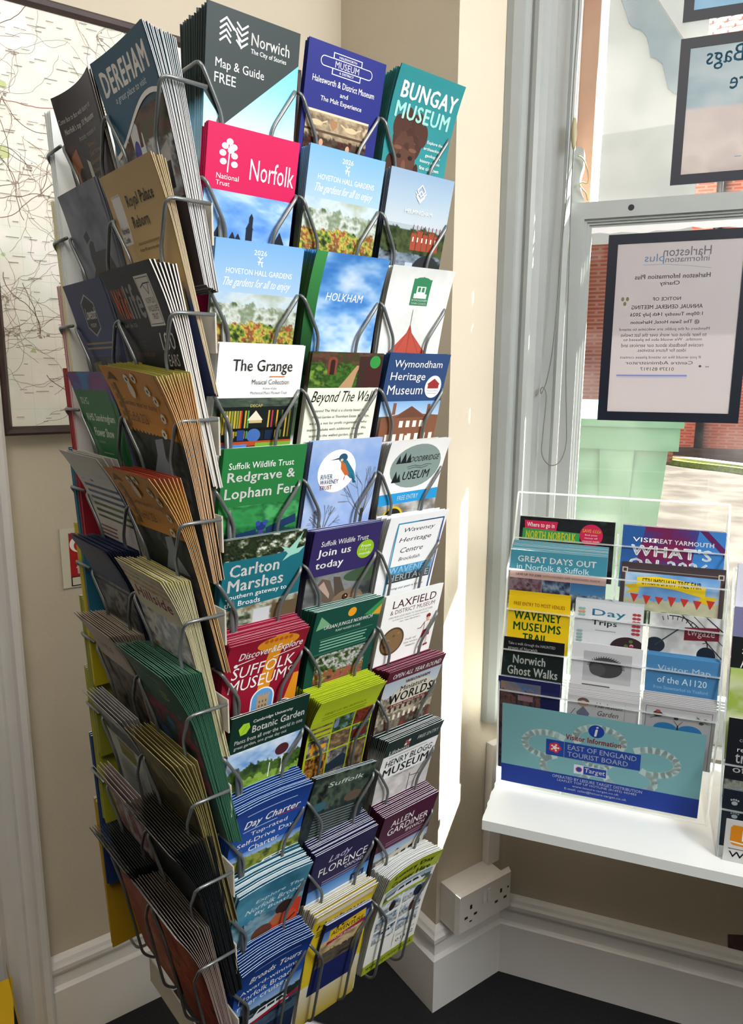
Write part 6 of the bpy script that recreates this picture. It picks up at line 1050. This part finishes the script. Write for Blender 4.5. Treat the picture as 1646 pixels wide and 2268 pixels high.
bags = [P(0, 0, 290, 205, [(0, ['#a9b6bc', '#b9c3c6', '#9fb0b8'], 3, 3), (.48, ['#c9beba', '#d2c8c2', '#bdb2ae'], 3, 3)], 511, .01, 6), TM(26, 2, 84, 38, 'Bags', '#4f7f94', .4), TM(66, 44, 128, 72, 'Here', '#4f7f94', .4), TM(96, 170, 200, 186, 'NORFOLK', '#4f7f94', .4, .2), L([(84, 180), (94, 180)], .8, '#4f7f94')]
notice('notice_frame', 'black bordered notice about bags on the upper window pane, reversed blue lettering', .2315, 1.853, .32, .236, .0905, bags)
notice('notice_frame', 'black bordered notice cut by the top of the photograph, pale blue sheet', .2315, 2.115, .32, .236, .0905, [P(0, 0, 290, 205, [(0, ['#9cc0d8', '#8fb6d0', '#a9c8dc'], 2, 2)], 521, .01, 8), TM(40, 60, 240, 100, 'Visitor', '#4f7f94', .5)], bg='#9cbfd6')

# ------------------------------------------------------------------ blind cords
def cord(name, label, pxs, off, r, m, sm=True):
    pts = []
    for q in pxs:
        x, y = q[:2]; o = q[2] if len(q) > 2 else off
        s_, z = wat(x, y, o); pts.append(WW(s_, o, z))
    pts = catmull(pts, 5); mb = MB(); mb.tube(pts, r, 6); o = mb.build(name, MAT[m], smooth=True); return tag(o, label, 'cord') if label else o
def catmull(P, k):
    P = [np.asarray(p) for p in P]; Q = [2*P[0]-P[1]]+P+[2*P[-1]-P[-2]]; out = []
    for i in range(1, len(Q)-2):
        a, b, c_, d_ = Q[i-1:i+3]
        for t in np.linspace(0, 1, k, endpoint=False): out.append(.5*((2*b)+(-a+c_)*t+(2*a-5*b+4*c_-d_)*t*t+(-a+3*b-3*c_+d_)*t**3))
    out.append(P[-1]); return out
top_z = WW(.05, -.03, 2.3)
cord('blind_string', 'thin grey blind cord looping down beside the window with a small kink', [(1290, -260), (1283, 0), (1272, 160), (1262, 330), (1252, 470), (1245, 540), (1237, 640), (1230, 720), (1222, 790), (1212, 840), (1206, 858), (1199, 872), (1198, 862), (1204, 858), (1210, 872), (1209, 900), (1203, 960), (1200, 1000), (1208, 1022), (1224, 1031), (1242, 1020), (1254, 985), (1255, 930), (1254, 840), (1256, 740), (1260, 620), (1262, 540), (1264, 470), (1267, 400), (1271, 330)], -.026, .0011, 'cord')
cord('bead_chain', 'pale beaded blind chain hanging down to a cream toggle', [(1296, -260), (1290, 0), (1281, 120), (1274, 220), (1272, 262)], -.024, .0013, 'white')
s_, z0_ = wat(1271, 330, -.024); s1_, z1_ = wat(1273, 262, -.024)
mb = MB(); a, b = WW(s_, -.024, z0_), WW(s1_, -.024, z1_); mb.tube([a+(b-a)*t for t in (0, .12, .35, .5, .65, .88, 1)], [.002, .0036, .0052, .0056, .0052, .0036, .002], 12)
tag(mb.build('cord_toggle', MAT['tan'], smooth=True), 'cream plastic toggle on the blind chain', 'toggle')
cord('knotted_string', 'pale cord knotted round the sash ear', [(1281, 345, .012), (1290, 350, .012), (1297, 362, .012), (1302, 380, .013), (1304, 398, .013), (1300, 408, .012), (1292, 404, .012), (1284, 408, .012), (1290, 418, .012), (1298, 428, .013), (1302, 444, .014)], .012, .0013, 'tan')

# ------------------------------------------------------------------ the street outside
GZ = .08
FAR = 9.5
mb = MB(); mb.box(WW(-14, .27, GZ-.2), w*40, n*34, Z*.2); tag(mb.build('pavement', MAT['paving']), kind='structure')
def far(x, y, off):
    s_, z = wat(x, y, off); return s_, z
# kerb with moss, set where the pale paving meets the road
ka, kb = on_z(1420, 1018, GZ), on_z(1660, 1050, GZ)
kd = (kb-ka)/np.linalg.norm(kb-ka); kn = np.cross(Z, kd)
mb = MB(); mb.box(ka-kd*.3, kd*6, kn*.22, Z*.10); tag(mb.build('kerb', MAT['kerb']), 'pale stone kerb across the street', 'kerb')
mb = MB(); mb.tube([ka+kd*q+kn*(-.09+.03*math.sin(q*5))+Z*.01 for q in np.linspace(-.3, 5.6, 40)], .075, 6); tag(mb.build('moss', MAT['moss']), 'yellow green moss along the kerb', 'moss', kind='stuff')
# house with a rendered gable on brick
hs1, _ = far(1540, 420, FAR); _, hz_ = far(1350, 541, FAR)
hb = tag(empty('house', WW(hs1-2.5, FAR, GZ)), 'house with white rendered gable, red brick below and a scalloped blue-grey bargeboard', 'house')
mb = MB(); mb.box(WW(hs1-6, FAR, GZ), w*6, n*.3, Z*(hz_-GZ)); mb.build('brick_base', MAT['brick'], hb)
mb = MB(); mb.box(WW(hs1-6, FAR-.04, hz_), w*6, n*.34, Z*5.2); mb.build('rendered_gable', MAT['render'], hb)
pp = [far(1340, -90, FAR-.15), far(1378, 0, FAR-.15), far(1386, 22, FAR-.15), far(1393, 46, FAR-.15), far(1403, 57, FAR-.15), far(1420, 62, FAR-.15), far(1432, 76, FAR-.15), far(1438, 98, FAR-.15), far(1441, 122, FAR-.15), far(1455, 126, FAR-.15), far(1468, 138, FAR-.15), far(1474, 164, FAR-.15), far(1480, 192, FAR-.15), far(1492, 203, FAR-.15), far(1512, 208, FAR-.15), far(1519, 84, FAR-.15), far(1408, -90, FAR-.15)]
mb = MB(); mb.prism([WW(s_, FAR-.12, z) for s_, z in pp], n*.05); mb.build('bargeboard', MAT['barge'], hb)
ee = [far(1398, -100, FAR-.2), far(1408, -100, FAR-.2), far(1470, 0, FAR-.2), far(1526, 84, FAR-.2), far(1517, 88, FAR-.2), far(1462, 4, FAR-.2)]
mb = MB(); mb.prism([WW(s_, FAR-.2, z) for s_, z in ee], n*.13); mb.build('verge_trim', MAT['white'], hb)
# taller house beyond with clay tiles
F2 = FAR+3.0
h2 = tag(empty('house', WW(hs1+3, F2, GZ)), 'red brick house with clay tiled roof beyond the white gable', 'house')
_, ez = far(1600, 130, F2)
mb = MB(); mb.box(WW(hs1-3, F2, GZ), w*12, n*.3, Z*(ez-GZ)); mb.build('brick_wall', MAT['brick'], h2)
mb = MB(); nr = 30
for k in range(nr):
    a = WW(hs1-4, F2-.3+k*.16, ez-.05+k*.15); mb.prism([a, a+n*.2+Z*.185, a+n*.2+Z*.225, a+Z*.05-n*.01], w*14)
mb.build('tiled_roof', MAT['tile'], h2)
nt_ = MB()
for k in range(nr):
    for q in range(36):
        a = WW(hs1-3+q*.22+(k % 2)*.11, F2-.33+k*.16, ez-.03+k*.15); nt_.box(a, w*.03, n*.03, Z*.05)
nt_.build('tile_edges', mat('tile_shadow_gap', '#7a544d', .8), h2)
ps, _ = far(1597, 430, F2-.15)
mb = MB(); mb.tube([WW(ps, F2-.12, GZ), WW(ps, F2-.12, ez)], .07, 12); mb.build('drainpipe', MAT['black'], h2, smooth=True)
# low brick pier and dark fence at the far side of the pavement
a = on_z(1516, 972, GZ); d_ = float(np.dot(a-B, n)); s_ = float(np.dot(a-B, w))
mb = MB(); mb.box(WW(s_-.12, d_, GZ), w*.24, n*.24, Z*.75); mb.box(WW(s_-.15, d_-.03, GZ+.75), w*.30, n*.30, Z*.06); tag(mb.build('gate_pier', MAT['brick']), 'small red brick pier beside the dark fence across the street', 'pier')
fn = tag(empty('fence', WW(s_+1.6, d_+.1, GZ)), 'dark slatted fence across the street beyond the green bin', 'fence')
for k in range(22):
    mb = MB(); mb.box(WW(s_+.2+k*.14, d_+.1, GZ+.02), w*.11, n*.03, Z*1.0); mb.build('slat', MAT['dark'], fn)
mb = MB(); mb.box(WW(s_+.2, d_+.13, GZ+.3), w*3.1, n*.03, Z*.06); mb.box(WW(s_+.2, d_+.13, GZ+.8), w*3.1, n*.03, Z*.06); mb.build('rail', MAT['dark'], fn)
# green wheelie bin just outside the glass
bo = 1.15
wb = tag(empty('wheelie_bin', WW(.05, bo+.3, GZ)), 'green wheeled bin standing just outside the window', 'bin')
RZ = 1.045
mb = MB(); sw, sx, dx = .335, -.26, .62
top = [WW(sx+.03, bo+.03, RZ), WW(sw-.03, bo+.03, RZ), WW(sw-.03, bo+dx, RZ), WW(sx+.03, bo+dx, RZ)]
bot = [WW(sx+.08, bo+.09, GZ+.06), WW(sw-.09, bo+.09, GZ+.06), WW(sw-.09, bo+dx-.05, GZ+.06), WW(sx+.08, bo+dx-.05, GZ+.06)]
mb.add(bot+top, [(0, 3, 2, 1), (4, 5, 6, 7), (0, 1, 5, 4), (1, 2, 6, 5), (2, 3, 7, 6), (3, 0, 4, 7)])
mb.prism([WW(.09, bo+.031, RZ), WW(.2, bo+.031, RZ), WW(.19, bo+.075, .75), WW(.10, bo+.075, .75)], -n*.02)
mb.build('body', MAT['bin'], wb)
mb = MB(); mb.box(WW(sx, bo, RZ-.0), w*(sw-sx), n*(dx+.02), Z*.075); mb.build('rim', MAT['bin'], wb)
mb = MB(); mb.prism([WW(sx-.01, bo-.015, RZ+.076), WW(sx-.01, bo-.015, RZ+.10), WW(sx-.01, bo+.12, RZ+.145), WW(sx-.01, bo+.45, RZ+.15), WW(sx-.01, bo+.64, RZ+.12), WW(sx-.01, bo+.64, RZ+.076)], w*(sw-sx+.02)); mb.build('lid', MAT['bin'], wb)
for s_ in (sx+.06, sw-.11):
    mb = MB(); mb.tube([WW(s_, bo+dx-.02, GZ+.10), WW(s_+.05, bo+dx-.02, GZ+.10)], .10, 20); mb.build('wheel', MAT['black'], wb)
mb = MB(); mb.tube([WW(sx+.04, bo+dx+.07, RZ+.06), WW(sw-.04, bo+dx+.07, RZ+.06)], .014, 10); mb.tube([WW(sx+.06, bo+dx, RZ+.04), WW(sx+.06, bo+dx+.07, RZ+.06)], .014, 8); mb.tube([WW(sw-.06, bo+dx, RZ+.04), WW(sw-.06, bo+dx+.07, RZ+.06)], .014, 8); mb.build('handle', MAT['bin'], wb)
